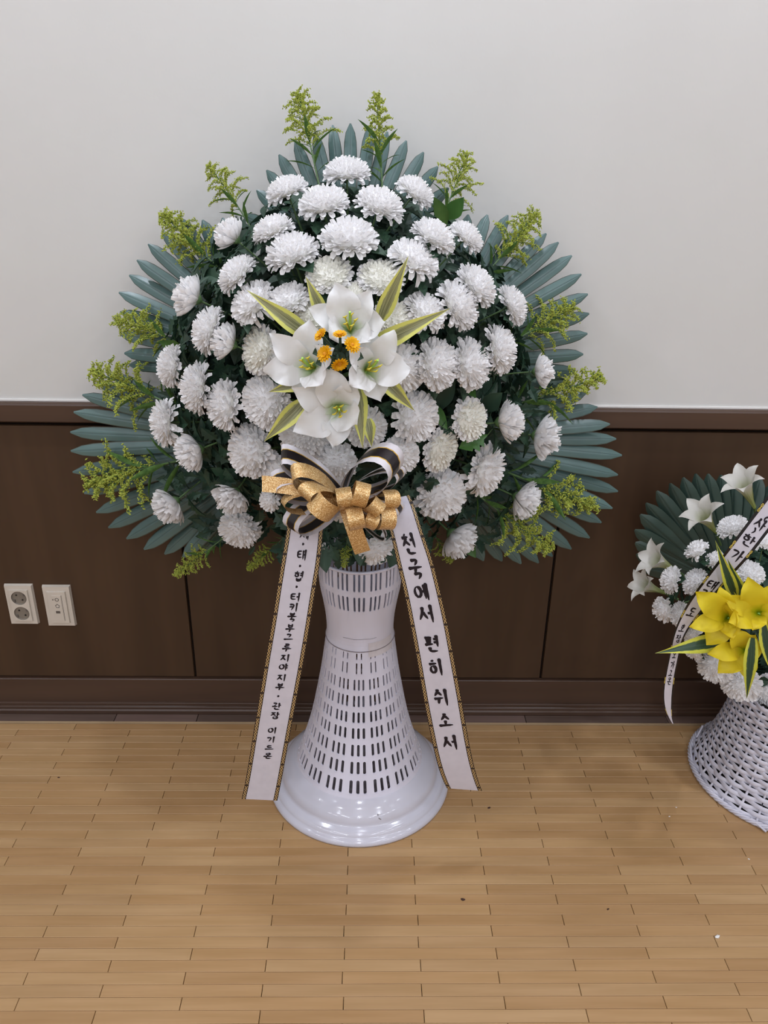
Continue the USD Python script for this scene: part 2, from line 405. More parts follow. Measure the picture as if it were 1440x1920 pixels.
# dark border boards along the wall
bx = [-1.95, -1.31, -0.685, -0.4625, 0.06, 0.437, 0.83, 1.52]
for k in range(len(bx) - 1):
    v, f = plank_arrays(bx[k] + 0.0008, bx[k + 1] - 0.0008, -0.0527, -0.0213)
    part('border_plank', MB().add(v, f), 'border_wood_a' if k % 2 else 'border_wood_b', floor)
for a, b in ((X0, bx[0]), (bx[-1], X1)):
    v, f = plank_arrays(a, b, -0.0527, -0.0213)
    part('border_plank', MB().add(v, f), 'border_wood_a', floor)
BW, BL = 0.0246, 0.2956
rest = MB()
YR = -0.3202 + BW * 10.5                      # far edge of the first row
prng = random.Random(11)
rows = int((YR - Y0) / BW)
for r in range(rows):
    y1 = YR - r * BW; y0 = y1 - BW
    inview = y1 > -0.93
    phase = (-0.7806 if (r - 10) % 2 == 0 else -0.6307)
    phase += prng.uniform(-0.0025, 0.0025)
    k0 = math.floor((X0 - phase) / BL)
    for k in range(k0, k0 + int((X1 - X0) / BL) + 2):
        a, b = max(X0, phase + k * BL), min(X1, phase + (k + 1) * BL)
        if b - a < 0.01:
            continue
        v, f = plank_arrays(a + 0.0005, b - 0.0005, y0 + 0.00022, y1 - 0.00022)
        if inview:
            sx = [proj([x, (y0 + y1) / 2, 0])[0] for x in (a, b)]
        if inview and sx[1] > 2 and sx[0] < IW - 2:
            part('plank', MB().add(v, f), 'plank_' + prng.choice('abcdef'), floor)
        else:
            rest.add(v, f)
part('plank_field', rest, 'plank_a', floor, kind='stuff')
top('ceiling', MB().box(X0, X1, Y0, 0.12, ZC, ZC + 0.1), 'ceiling_paint', kind='structure')
top('wall_left', MB().box(X0 - 0.12, X0, Y0, 0.12, 0, ZC), 'wall_paint', kind='structure')
top('wall_right', MB().box(X1, X1 + 0.12, Y0, 0.12, 0, ZC), 'wall_paint', kind='structure')
top('wall_front', MB().box(X0, X1, Y0 - 0.12, Y0, 0, ZC), 'wall_paint', kind='structure')


# ------------------------------------------------------------------ wall plates
def frustum(mb, x0, x1, z0, z1, y0, y1, c):
    v = np.array([[x0, y0, z0], [x1, y0, z0], [x1, y0, z1], [x0, y0, z1], [x0 + c, y1, z0 + c], [x1 - c, y1, z0 + c], [x1 - c, y1, z1 - c], [x0 + c, y1, z1 - c]])
    return mb.add(v, [[0, 1, 5, 4], [1, 2, 6, 5], [2, 3, 7, 6], [3, 0, 4, 7], [4, 5, 6, 7]])


def ring_plate(mb, x0, x1, z0, z1, y, holes, n=28):
    """flat plate with round holes: cells stacked vertically, one hole each"""
    zs = np.linspace(z0, z1, len(holes) + 1)
    for (cx, cz, r), za, zb in zip(holes, zs[:-1], zs[1:]):
        o, h = [], []
        for k in range(n):
            a = 2 * PI * k / n
            dx, dz = math.cos(a), math.sin(a)
            t = min((x1 - cx) / dx if dx > 1e-9 else (x0 - cx) / dx if dx < -1e-9 else 9, (zb - cz) / dz if dz > 1e-9 else (za - cz) / dz if dz < -1e-9 else 9)
            o.append([cx + dx * t, y, cz + dz * t]); h.append([cx + dx * r, y, cz + dz * r])
        mb.add(np.array(o + h), [[k, (k + 1) % n, n + (k + 1) % n, n + k] for k in range(n)])
        for q in ((x0, za), (x1, za), (x1, zb), (x0, zb)):
            kk = int(round((math.atan2(q[1] - cz, q[0] - cx) % (2 * PI)) / (2 * PI) * n))
            near = [o[(kk - 1) % n], o[kk % n], o[(kk + 1) % n]]
            mb.add(np.array([[q[0], y, q[1]]] + near), [[0, 1, 2], [0, 2, 3]])
    return mb


pl = at(8, 1094, 0), at(61, 1093, 0), at(24, 1167, 0)
ox0, ox1, oz1, oz0 = pl[0][0], pl[1][0], pl[0][2], pl[2][2]
out = thing('power_outlet', 'cream double power outlet with two round sockets on the wainscot', 'power outlet')
b = MB(); frustum(b, ox0, ox1, oz0, oz1, 0.0, -0.009, 0.002)
part('cover_plate', b, 'plastic_cream', out)
ix0, ix1, iz0, iz1 = ox0 + 0.012, ox1 - 0.012, oz0 + 0.013, oz1 - 0.013
cxm = (ix0 + ix1) / 2; hz = (iz1 - iz0) / 4
holes = [(cxm, iz0 + hz, 0.0195), (cxm, iz1 - hz, 0.0195)]
b = MB(); ring_plate(b, ix0, ix1, iz0, iz1, -0.0135, holes)
for x0_, x1_, z0_, z1_ in ((ix0, ix0 + 1e-4, iz0, iz1), (ix1 - 1e-4, ix1, iz0, iz1), (ix0, ix1, iz0, iz0 + 1e-4), (ix0, ix1, iz1 - 1e-4, iz1)):
    b.box(x0_, x1_, -0.0135, -0.0088, z0_, z1_)
part('socket_frame', b, 'plastic_cream', out)
for cx_, cz_, r_ in holes:
    an = np.arange(28) * 2 * PI / 28
    P = np.array([[[cx_ + rr * math.cos(a), yy, cz_ + rr * math.sin(a)] for a in an] for rr, yy in ((r_, -0.0135), (r_ - 0.001, -0.0096), (0.0001, -0.0095))])
    so = part('socket_well', MB().grid(P, closed=True), 'plastic_grey', out)
    hb = MB()
    for dx, dz in ((-0.007, 0.007), (0.007, -0.007)):
        hb.tube([[cx_ + dx, -0.0094, cz_ + dz], [cx_ + dx, -0.0101, cz_ + dz]], 0.0026, 10)
    part('pin_hole', hb, 'socket_dark', so)
    eb = MB()
    for s in (-1, 1):
        eb.box(cx_ + s * 0.0135 - 0.0022, cx_ + s * 0.0135 + 0.0022, -0.0125, -0.0095, cz_ + s * 0.0095 - 0.004, cz_ + s * 0.0095 + 0.004)
    part('earth_clip', eb, 'icon_grey', so)
pl = at(79, 1096, 0), at(132, 1096, 0), at(92, 1170.5, 0)
sx0, sx1, sz1, sz0 = pl[0][0], pl[1][0], pl[0][2], pl[2][2]
sw = thing('data_outlet', 'cream wall plate with three small icons right of the outlet', 'wall plate')
b = MB(); frustum(b, sx0, sx1, sz0, sz1, 0.0, -0.009, 0.002)
part('cover_plate', b, 'plastic_cream', sw)
b = MB(); frustum(b, sx0 + 0.012, sx1 - 0.012, sz0 + 0.012, sz1 - 0.014, -0.009, -0.0135, 0.001)
part('inner_frame', b, 'plastic_cream', sw)
b = MB(); frustum(b, sx0 + 0.024, sx1 - 0.024, sz0 + 0.02, sz1 - 0.024, -0.0135, -0.0148, 0.0006)
blk = part('jack_block', b, 'plastic_cream', sw)
b = MB(); b.box(sx1 - 0.0232, sx1 - 0.0224, -0.0139, -0.0134, sz0 + 0.02, sz1 - 0.024)
part('seam', b, 'icon_grey', blk)
scx = (sx0 + sx1) / 2


def icon_line(pts, r=0.0009, closed=True):
    p = [[scx + x, -0.0149, z] for x, z in pts]
    if closed:
        p = p + [p[0], p[1]]
    return MB().tube(p, r, 5)


zc = sz1 - 0.036
part('icon', icon_line([(0.0045 * math.cos(a) + 0.001, zc + 0.0042 * math.sin(a)) for a in np.arange(14) * 2 * PI / 14]), 'icon_grey', blk)
zc -= 0.0195
part('icon', icon_line([(-0.005, zc + 0.002), (0, zc + 0.006), (0.005, zc + 0.002), (0.003, zc - 0.004), (-0.003, zc - 0.004)]), 'icon_grey', blk)
zc -= 0.0175
b = MB(); b.box(scx - 0.0062, scx + 0.0042, -0.0155, -0.0147, zc - 0.0035, zc + 0.0035)
part('icon', b, 'icon_grey', blk)
b = MB(); b.box(scx - 0.0105, scx - 0.0095, -0.0152, -0.0147, sz1 - 0.038, sz1 - 0.034); b.box(scx - 0.0085, scx - 0.0075, -0.0152, -0.0147, sz1 - 0.038, sz1 - 0.034)
part('icon', b, 'icon_grey', blk)

# ------------------------------------------------------------------ the white slotted pedestal
SC = np.array([-0.0165, -0.262])
rings = [(1036, 80), (1060, 79), (1085, 77), (1118, 70), (1148, 64.5), (1172, 62.5), (1190, 64.5), (1220, 68.5), (1250, 73), (1290, 80.5), (1330, 89), (1365, 99), (1390, 108), (1412, 117)]
prof = []
for yc, rp in rings:
    p = at(667, yc, SC[1])
    prof.append((rp * depth(p) / FPX, p[2]))
prof = np.array(prof)                            # (r, z) top to bottom
from scipy.interpolate import PchipInterpolator
sR = PchipInterpolator(-prof[:, 1], prof[:, 0])


def RZ(z):
    return float(sR(-z))


def frontz(py):
    """height where the front of the pedestal shows at picture row py"""
    lo, hi = prof[-1, 1], prof[0, 1]
    for _ in range(40):
        m = (lo + hi) / 2
        if proj([SC[0], SC[1] - RZ(m), m])[1] > py:
            lo = m
        else:
            hi = m
    return (lo + hi) / 2


ZT, ZB = prof[0, 1], prof[-1, 1]
bands = [(1052, 1068, 3, 1.0), (1078, 1111, 3, 1.0), (1121, 1148, 3, 1.0), (1221, 1238, 2, 0.5), (1244, 1265, 2, 0.55), (1275, 1296, 3, 0.9), (1305, 1327, 3, 1.0), (1336, 1357, 3, 1.0), (1366, 1387, 3, 1.0), (1397, 1420, 3, 1.0), (1429, 1453, 3, 1.0), (1464, 1490, 3, 1.0)]
GA = 2 * PI / 16
PH = -PI / 2 - math.radians(0.8)


def shell(th, z, inset=0.0):
    r = np.array([RZ(q) for q in np.atleast_1d(z)]) - inset
    return np.stack([SC[0] + r * np.cos(th), SC[1] + r * np.sin(th), np.atleast_1d(z)], -1)


def pedestal(z_hi, z_lo, bset):
    outer = MB()
    edges = [z_hi]
    cuts = []
    for a, b_, n, wf in bset:
        za, zb = frontz(a), frontz(b_)
        cuts.append((za, zb, n, wf))
    # solid rows between the slot rows
    lines = [z_hi]
    seq = []
    for za, zb, n, wf in cuts:
        m = 0.0016
        seq.append((lines[-1], za + m)); seq.append((za + m, zb - m, n, wf)); lines.append(zb - m)
    seq.append((lines[-1], z_lo))
    ths = PH + np.arange(0, 16 * 8 + 1) * GA / 8
    for it in seq:
        if len(it) == 2:
            za, zb = it
            zz = np.linspace(za, zb, max(2, int(abs(za - zb) / 0.008) + 1))
            for ins in (0.0, 0.0028):
                P = np.array([shell(ths, np.full(len(ths), z), ins) for z in zz])
                outer.grid(P)
        else:
            za, zb, n, wf = it
            cell = GA / 3.5 if n == 3 else GA / 3.0
            for g in range(16):
                c0 = PH + g * GA
                offs = [-cell, 0, cell] if n == 3 else [-cell * 0.5, cell * 0.5]
                lo_e = c0 - GA / 2; hi_e = c0 + GA / 2
                xs = [lo_e] + sum([[c0 + o - cell / 2, c0 + o + cell / 2] for o in offs], [])
                # solid gap strips each side
                for a0, a1 in ((lo_e, c0 + offs[0] - cell / 2), (c0 + offs[-1] + cell / 2, hi_e)):
                    for ins in (0.0, 0.0028):
                        outer.grid(np.array([shell(np.array([a0, a1]), np.full(2, z), ins) for z in np.linspace(za, zb, 4)]))
                for o in offs:
                    c = c0 + o
                    hw = cell * 0.25 * wf * (0.9 if n == 3 else 1.0)
                    zs = np.linspace(za - 0.0016, zb + 0.0016, 5)
                    zmid = (zs[0] + zs[-1]) / 2
                    rr = RZ(zmid); rad = min(hw * rr * 0.9, 0.002)
                    inner = []
                    for sgn, zz in ((1, zs), (-1, zs[::-1])):
                        for q, z in enumerate(zz):
                            inner.append((c + sgn * hw * (1.0 if q not in (0, 4) else 0.45), z + (0.0 if q in (0, 4) else (-(rad) if False else 0.0))))
                    # pull second samples close to the ends for rounded tips
                    inner = [(t, z) for t, z in inner]
                    for base in (0, 5):
                        d = 1 if base == 0 else -1
                        inner[base + 1] = (inner[base + 1][0], inner[base][1] - d * rad)
                        inner[base + 3] = (inner[base + 3][0], inner[base + 4][1] + d * rad)
                    oc = []
                    zo = [za, inner[1][1], zmid, inner[3][1], zb]
                    for z in zo:
                        oc.append((c + cell / 2, z))
                    for z in zo[::-1]:
                        oc.append((c - cell / 2, z))
                    N = 10
                    for ins in (0.0, 0.0028):
                        V = np.vstack([np.vstack([shell(np.array([t]), np.array([z]), ins) for t, z in oc]), np.vstack([shell(np.array([t]), np.array([z]), ins) for t, z in inner])])
                        F = [[k, (k + 1) % N, N + (k + 1) % N, N + k] for k in range(N)]
                        outer.add(V, F)
                    V = np.vstack([np.vstack([shell(np.array([t]), np.array([z]), ins) for t, z in inner]) for ins in (0.0, 0.0028)])
                    outer.add(V, [[k, (k + 1) % N, N + (k + 1) % N, N + k] for k in range(N)])
    return outer


stand = thing('flower_stand', 'white slotted plastic pedestal with flared base holding the funeral flowers', 'flower stand')
zj = at(667, 1186, SC[1])[2]
part('upper_basket', pedestal(ZT, zj - 0.004, bands[:3]), 'stand_matte', stand)
# the lower body starts just outside the upper one
_keep = RZ
part('lower_body', pedestal(zj, ZB, bands[3:]), 'stand_matte', stand)
rimz = ZT
part('top_rim', MB().tube([[SC[0] + (RZ(ZT) + 0.001) * math.cos(a), SC[1] + (RZ(ZT) + 0.001) * math.sin(a), ZT] for a in np.linspace(0, 2 * PI, 65)], 0.0035, 8), 'stand_matte', stand, smooth=True)
part('joint_collar', MB().tube([[SC[0] + (RZ(zj) + 0.0004) * math.cos(a), SC[1] + (RZ(zj) + 0.0004) * math.sin(a), zj] for a in np.linspace(0, 2 * PI, 65)], 0.0012, 6), 'scratch_shade_grey', stand, smooth=True)  # thin dark ring painting the shadow line where the two bodies meet
part('inner_disc', MB().lathe([(0.001, 0.03), (RZ(ZB) - 0.004, 0.03), (RZ(ZB) - 0.004, ZB)], (SC[0], SC[1], 0), 48), 'scratch_shade_grey', stand)  # added inner floor, its grey painting the shade inside the white body
rb = RZ(ZB)
bz = ZB
bp = [(rb, bz), (rb + 0.010, bz - 0.006), (rb + 0.020, bz - 0.014), (rb + 0.027, bz - 0.022), (rb + 0.0335, bz * 0.58 + 0.006), (rb + 0.037, bz * 0.50), (rb + 0.0375, bz * 0.44), (rb + 0.041, bz * 0.40), (rb + 0.048, bz * 0.375), (rb + 0.0535, bz * 0.33), (rb + 0.0565, bz * 0.26),
      (rb + 0.0575, bz * 0.22), (rb + 0.062, bz * 0.19), (rb + 0.066, bz * 0.14), (rb + 0.068, bz * 0.07), (rb + 0.067, 0.0005), (rb + 0.062, 0.0)]
part('base', MB().lathe(bp[::-1], (SC[0], SC[1], 0), 96), 'stand_plastic', stand, 'glossy ridged base', smooth=True)
# scuffed tape patch on the right of the waist
ang = np.linspace(-PI / 2 + 0.25, -PI / 2 + 1.15, 9)
P = np.array([[shell(np.array([a]), np.array([z]), -0.0006)[0] for a in ang] for z in np.linspace(at(667, 1172, SC[1])[2], at(667, 1196, SC[1])[2], 4)])
part('tape_patch', MB().grid(P), 'old_tape', stand, 'patch of old yellowed tape')
cr = MB().tube([shell(np.array([a]), np.array([z]), -0.0008)[0] for a, z in zip(np.linspace(-PI / 2 - 0.5, -PI / 2 + 0.5, 14), np.full(14, at(667, 1164, SC[1])[2]) + 0.0006 * np.sin(np.arange(14)))], 0.0004, 4)
part('scratch', cr, 'scratch_shade_grey', stand)
p0 = [SC[0] + 0.052, SC[1] - rb - 0.0275, bz * 0.60 + 0.004]
cz = bz
a0 = math.radians(-76)
mk = [[SC[0] + r * math.cos(a), SC[1] + r * math.sin(a), z] for r, a, z in ((rb + 0.0275, a0, bz - 0.0215), (rb + 0.0315, a0 + 0.0, bz * 0.66), (rb + 0.0345, a0 + 0.005, bz * 0.58 + 0.004), (rb + 0.0352, a0 + 0.03, bz * 0.56 + 0.002))]
part('pen_mark', MB().tube(mk, 0.0008, 5), 'icon_grey', stand)

# ------------------------------------------------------------------ petals and leaves


def strip(path, width, wdir, updir, cup=0.15, nacross=3, wprof=None, ruffle=0.0, seed=0):
    """a petal or leaf: path (n,3), half width by wprof, cupped across"""
    n = len(path)
    t = np.linspace(0, 1, n)
    if wprof is None:
        w = np.sin(PI * t ** 0.7) ** 0.8
    else:
        w = np.interp(t, np.linspace(0, 1, len(wprof)), wprof)
    a = np.linspace(-1, 1, nacross)
    wd = np.broadcast_to(wdir, (n, 3)); ud = np.broadcast_to(updir, (n, 3))
    r = np.random.default_rng(seed)
    ph = r.uniform(0, 6.28, 2)
    P = path[:, None] + (w * width / 2)[:, None, None] * a[None, :, None] * wd[:, None] + ((cup * (a ** 2)[None, :] * w[:, None] * width) + ruffle * width * (np.abs(a) ** 2)[None, :] * np.sin(t * 13 + ph[0])[:, None] * np.where(a > 0, 1, -1)[None, :])[..., None] * ud[:, None]
    uv = np.stack(np.broadcast_arrays(((a + 1) / 2)[None, :], t[:, None]), -1)
    return P, uv


def mum_petals(n0, n1, N, phimax, dome, seed, length=1.0, wid=0.075, flop=0.0, curl=0.5):
    """phyllotaxis petals n0..n1 of N on a dome of diameter 1, axis z: each runs from the middle outwards and bends up to its tip"""
    r = np.random.default_rng(seed)
    mb = MB()
    for i in range(n0, n1):
        f = (i + 0.5) / N
        ph = phimax * f ** 0.58 * (1 + r.normal(0, 0.03))
        th = i * 2.39996 + r.normal(0, 0.08)
        out = np.array([math.cos(th), math.sin(th), 0])
        k = length * (1 + r.normal(0, 0.045))
        tr = 0.5 * k * math.sin(min(ph, 1.75))
        tz = 0.06 + dome * k * math.cos(ph)
        drop = flop * f ** 4 * abs(r.normal(0.5, 0.6))
        tip = out * tr + np.array([0, 0, tz - drop])
        base = out * 0.03 + np.array([0, 0, 0.02])
        mid = out * tr * (0.62 + 0.2 * f) + np.array([0, 0, base[2] + (tip[2] + drop - base[2]) * (0.35 + curl * (1 - f) * 0.3) + drop * 0.4])
        path = bez(base, mid, tip, 6)
        side = np.array([-math.sin(th), math.cos(th), 0])
        tg = nrm(tip - mid)
        up = np.cross(tg, side)
        tw = r.normal(0, 0.3 + 0.5 * (1 - f))
        wd = nrm(side * math.cos(tw) + up * math.sin(tw))
        P, uv = strip(path, wid * (0.75 + 0.45 * f), wd, -np.cross(wd, tg), 0.18, 3, [0.3, 0.45, 0.7, 0.95, 1.05, 0.66])
        mb.grid(P, uv)
    return mb


def lobed_leaf(mb, base, d, up, L, wid, seed=0, droop=0.25):
    """chrysanthemum leaf: lobed outline, folded on the midrib"""
    r = np.random.default_rng(seed)
    d = nrm(d); side = nrm(np.cross(d, up)); up = np.cross(side, d)
    ts = np.array([0, 0.16, 0.3, 0.38, 0.5, 0.62, 0.7, 0.85, 1.0])
    hw = np.array([0.05, 0.12, 0.42, 0.24, 0.5, 0.26, 0.36, 0.2, 0.0]) * wid
    ctr = [base + d * L * t - up * droop * L * t * t for t in ts]
    P = np.array([[c + side * h * s + up * abs(s) * h * 0.35 + d * L * 0.06 * abs(s) for s in (-1, -0.5, 0, 0.5, 1)] for c, h in zip(ctr, hw * L)])
    mb.grid(P)


def smooth_leaf(mb, base, d, up, L, wid, droop=0.2, fold=0.2, n=7):
    d = nrm(d); side = nrm(np.cross(d, up)); up = np.cross(side, d)
    t = np.linspace(0, 1, n)
    path = np.asarray(base) + d * (L * t)[:, None] - up * (droop * L * t * t)[:, None]
    P, uv = strip(path, wid * L, side, up, fold, 5, [0.08, 0.55, 0.9, 1.0, 0.85, 0.5, 0.02])
    mb.grid(P, uv)


def make_mum(variant, matrix, label, group, name='white_chrysanthemum', pm='mum_white'):
    t = thing(name, label, 'chrysanthemum', group, mat=matrix)
    spec = {'dome': (240, 1.72, 0.36, 1.0, 0.092, 0.09), 'open': (190, 1.62, 0.24, 1.0, 0.09, 0.10), 'cup': (96, 1.25, 0.52, 1.0, 0.13, 0.0),
            'ragged': (190, 1.76, 0.31, 1.02, 0.094, 0.22), 'small': (100, 1.7, 0.34, 1.0, 0.12, 0.12), 'button': (180, 1.6, 0.3, 1.0, 0.08, 0.02)}[variant]
    N, phm, dome, ln, wid, flop = spec
    sd = sum(map(ord, variant))
    cut = int(N * 0.55)
    part('outer_petals', mum_petals(cut, N, N, phm, dome, sd, ln, wid, flop), pm, t, kind='stuff', smooth=True)
    ip = mum_petals(0, cut, N, phm, dome, sd + 1, ln, wid * 0.95, 0.0)
    if variant != 'cup':
        ip.lathe([(0.27, 0.0), (0.37, 0.04)] + [(0.385 * math.cos(q), 0.05 + 0.8 * dome * math.sin(q)) for q in np.linspace(0.1, PI / 2 - 0.01, 7)], (0, 0, 0), 20)
    part('inner_petals', ip, 'mum_cream' if variant in ('open', 'button') else pm, t, kind='stuff', smooth=True)
    part('calyx', MB().lathe([(0.02, -0.07), (0.07, -0.03), (0.13, 0.03), (0.1, 0.07)], (0, 0, 0), 12), 'stem_green', t, smooth=True)
    part('stem', MB().tube([[0, 0, -0.03], [0.01, 0.005, -0.5], [0.0, 0.02, -1.15]], 0.022, 6), 'stem_green', t, smooth=True)
    for k in range(3):
        a = k * 2.1 + sd
        mb = MB()
        lobed_leaf(mb, np.array([0.02 * math.cos(a), 0.02 * math.sin(a), -0.12 - 0.13 * k]), [math.cos(a), math.sin(a), 0.25], [0, 0, 1], 0.62, 0.75, k)
        part('leaf', mb, 'mum_leaf', t)
    return t


SRC = {}


def mum(variant, matrix, label, group, name='white_chrysanthemum', pm='mum_white'):
    key = (variant, name)
    if key in SRC:
        return dup(SRC[key], matrix, label, 'chrysanthemum', group)
    SRC[key] = make_mum(variant, matrix, label, group, name, pm)
    return SRC[key]


def facing(px, py, Y, tilt, ang, dpx, lift=0.17):
    """matrix of a flower head seen at a picture point: its axis leans TILT degrees from the line of sight towards picture angle ANG (0 right, 90 up)"""
    p = at(px, py, Y)
    v = nrm(EYE - p)
    i = math.cos(math.radians(ang)) * CR + math.sin(math.radians(ang)) * CU
    i = nrm(i - v * (i @ v))
    ax = math.cos(math.radians(tilt)) * v + math.sin(math.radians(tilt)) * i
    D = dpx * depth(p) / FPX
    return m4(frame(ax, [math.sin(px * 1.7), math.cos(py * 2.3), 0.4]), p - ax * D * lift, D)


DC = (650.0, 690.0)


def domeY(px, py, back=-0.20, front=-0.47):
    u = (px - DC[0]) / 375.0
    v = (py - DC[1]) / (385.0 if py < DC[1] else 370.0)
    q = min(1.0, math.hypot(u, v))
    return back + (front - back) * math.sqrt(1 - q * q)


# px, py, diameter, tilt, facing angle, variant, label
MUMS = [
    (650, 317, 90, 70, 92, 'dome', 'white chrysanthemum crowning the spray directly under the middle fan tips'),
    (535, 352, 84, 74, 112, 'dome', 'white chrysanthemum left of the crowning one, leaning left on the shoulder of the spray'),
    (605, 374, 98, 62, 100, 'dome', 'white chrysanthemum below and left of the crowning flower, second row'),
    (714, 377, 96, 62, 72, 'dome', 'white chrysanthemum below and right of the crowning flower, second row'),
    (782, 355, 78, 68, 55, 'dome', 'white chrysanthemum right of the crowning flower, beside the upper right goldenrod'),
    (435, 443, 76, 76, 140, 'cup', 'small white chrysanthemum at the upper left edge under the left goldenrod sprig'),
    (509, 425, 82, 72, 115, 'dome', 'white chrysanthemum in the third row, left end, side on'),
    (545, 466, 106, 60, 108, 'dome', 'large white chrysanthemum in the third row, left of the axis, with drooping lower petals'),
    (655, 438, 110, 56, 90, 'dome', 'large white chrysanthemum on the axis, third down from the top'),
    (781, 478, 100, 58, 62, 'ragged', 'large white chrysanthemum touched by the tip of the upright variegated leaf'),
    (817, 438, 90, 66, 58, 'dome', 'white chrysanthemum in the third row between two others at upper right'),
    (878, 440, 74, 70, 48, 'dome', 'small white chrysanthemum at the upper right edge by the right fan'),
    (440, 509, 86, 70, 135, 'dome', 'white chrysanthemum on the left shoulder, tilted, above the striped leaf tip'),
    (360, 557, 86, 74, 155, 'cup', 'white chrysanthemum at the left edge just below the upper left goldenrod'),
    (468, 560, 92, 52, 135, 'ragged', 'white chrysanthemum behind the tip of the leftmost striped leaf'),
    (536, 556, 84, 52, 120, 'ragged', 'white chrysanthemum between the two left striped leaves above the lilies'),
    (617, 508, 92, 40, 95, 'open', 'white chrysanthemum just above the top lily, left of the axis'),
    (715, 514, 92, 42, 80, 'open', 'white chrysanthemum above the top lily partly under the upright striped leaf'),
    (663, 552, 62, 25, 90, 'button', 'small cream-hearted chrysanthemum peeping behind the top lily petals'),
    (586, 592, 78, 25, 120, 'open', 'white chrysanthemum hidden behind the left petals of the top lily'),
    (738, 592, 80, 28, 60, 'open', 'white chrysanthemum behind the right petal of the top lily'),
    (803, 577, 86, 50, 55, 'ragged', 'white chrysanthemum under the long striped leaf that points right'),
    (865, 568, 100, 58, 30, 'dome', 'upright oval white chrysanthemum just beyond the right-pointing striped leaf tip'),
    (899, 531, 92, 64, 42, 'dome', 'white chrysanthemum on the right shoulder, tilted down to the right'),
    (966, 570, 80, 70, 25, 'dome', 'white chrysanthemum at the right edge above the right goldenrod plume'),
    (944, 654, 94, 64, 12, 'dome', 'white chrysanthemum left of the right goldenrod plume, seen from the side'),
    (890, 681, 98, 50, 12, 'dome', 'white chrysanthemum in the right half, level with the lilies, outer of the pair'),
    (827, 682, 100, 44, 10, 'dome', 'white chrysanthemum in the right half, level with the lilies, inner of the pair'),
    (762, 690, 96, 30, 0, 'ragged', 'white chrysanthemum behind the right petal of the right lily'),
    (1012, 696, 66, 70, 5, 'cup', 'small narrow white chrysanthemum at the far right edge beside the fan'),
    (384, 616, 92, 70, 160, 'dome', 'white chrysanthemum in the left half, upper of the leaning pair'),
    (428, 643, 80, 72, 158, 'cup', 'white chrysanthemum in the left half, right one of the leaning pair'),
    (480, 655, 96, 46, 168, 'open', 'white chrysanthemum left of the left lily, heart showing'),
    (315, 685, 82, 70, 172, 'dome', 'white chrysanthemum at the left edge right of the left goldenrod plume'),
    (362, 727, 98, 68, 175, 'dome', 'tall narrow white chrysanthemum in the left half at rail height'),
    (414, 760, 98, 60, 180, 'dome', 'white chrysanthemum in the left half, just below lily level, middle one'),
    (492, 751, 106, 36, 180, 'dome', 'large round white chrysanthemum touching the left end of the short striped leaf'),
    (300, 792, 88, 66, 180, 'ragged', 'white chrysanthemum at the far left edge in front of the lower left fan'),
    (364, 846, 86, 66, 200, 'cup', 'half-open white chrysanthemum low on the left, petals swept to the left'),
    (462, 845, 106, 46, 185, 'dome', 'large white chrysanthemum left of the lower left striped leaf tip'),
    (785, 782, 98, 32, 350, 'dome', 'round white chrysanthemum at the tip of the lower right striped leaf'),
    (887, 787, 86, 40, 355, 'open', 'white chrysanthemum above the light green lobed leaf'),
    (947, 791, 88, 70, 5, 'cup', 'half-open white chrysanthemum right of centre beside the lower right goldenrod'),
    (1015, 819, 88, 66, 350, 'cup', 'half-open white chrysanthemum at the far right edge in front of the lower fan'),
    (832, 847, 92, 48, 335, 'open', 'white chrysanthemum left of the light green lobed leaf'),
    (920, 885, 100, 58, 342, 'ragged', 'white chrysanthemum low on the right with ragged upper petals'),
    (978, 936, 86, 66, 335, 'cup', 'half-open white chrysanthemum at the lower right edge over the fan'),
    (830, 931, 100, 24, 310, 'ragged', 'big round white chrysanthemum right of the right ribbon shoulder'),
    (855, 1008, 92, 72, 318, 'cup', 'white chrysanthemum at the bottom right, facing down beside the ribbon'),
    (321, 946, 84, 68, 218, 'cup', 'half-open white chrysanthemum at the lower left edge over the fan'),
    (437, 930, 82, 60, 235, 'cup', 'white chrysanthemum low on the left, upper of the two left of the ribbon'),
    (446, 998, 80, 38, 245, 'ragged', 'white chrysanthemum at the bottom left, lowest one left of the ribbon'),
    (572, 822, 96, 20, 270, 'dome', 'white chrysanthemum under the bottom lily, above the bow'),
    (688, 806, 80, 20, 290, 'ragged', 'white chrysanthemum behind the hanging striped leaf under the right lily'),
    (632, 872, 76, 15, 270, 'ragged', 'loose white chrysanthemum directly behind the top of the bow'),
    (752, 858, 76, 25, 300, 'ragged', 'white chrysanthemum behind the right striped loop of the bow'),
    (708, 1036, 72, 45, 290, 'small', 'white chrysanthemum hanging over the pedestal rim behind the gold tail'),
    (640, 952, 70, 25, 270, 'small', 'white chrysanthemum mostly hidden under the gold loops'),
    (508, 880, 64, 35, 190, 'small', 'white chrysanthemum peeping out left of the bow'),
    (502, 940, 46, 40, 200, 'small', 'small white chrysanthemum left of the bow below the gold tail'),
    (596, 1042, 50, 50, 270, 'small', 'white chrysanthemum squeezed between left ribbon and pedestal rim'),
]
FORWARD = {(708, 1036): -0.40, (596, 1042): -0.385, (632, 872): -0.45, (752, 858): -0.45, (640, 952): -0.46, (508, 880): -0.42, (502, 940): -0.40}
for px, py, d, tilt, ang, var, lab in MUMS:
    mum(var, facing(px, py, FORWARD.get((px, py), domeY(px, py)), min(88, tilt * 1.16), ang, d), lab, 'white chrysanthemums of the large spray')

# ------------------------------------------------------------------ green mass behind the flowers
CC = at(650, 705, -0.165)
SA = np.array([0.335, 0.215, 0.345])             # the foam ball is well inside the flowers


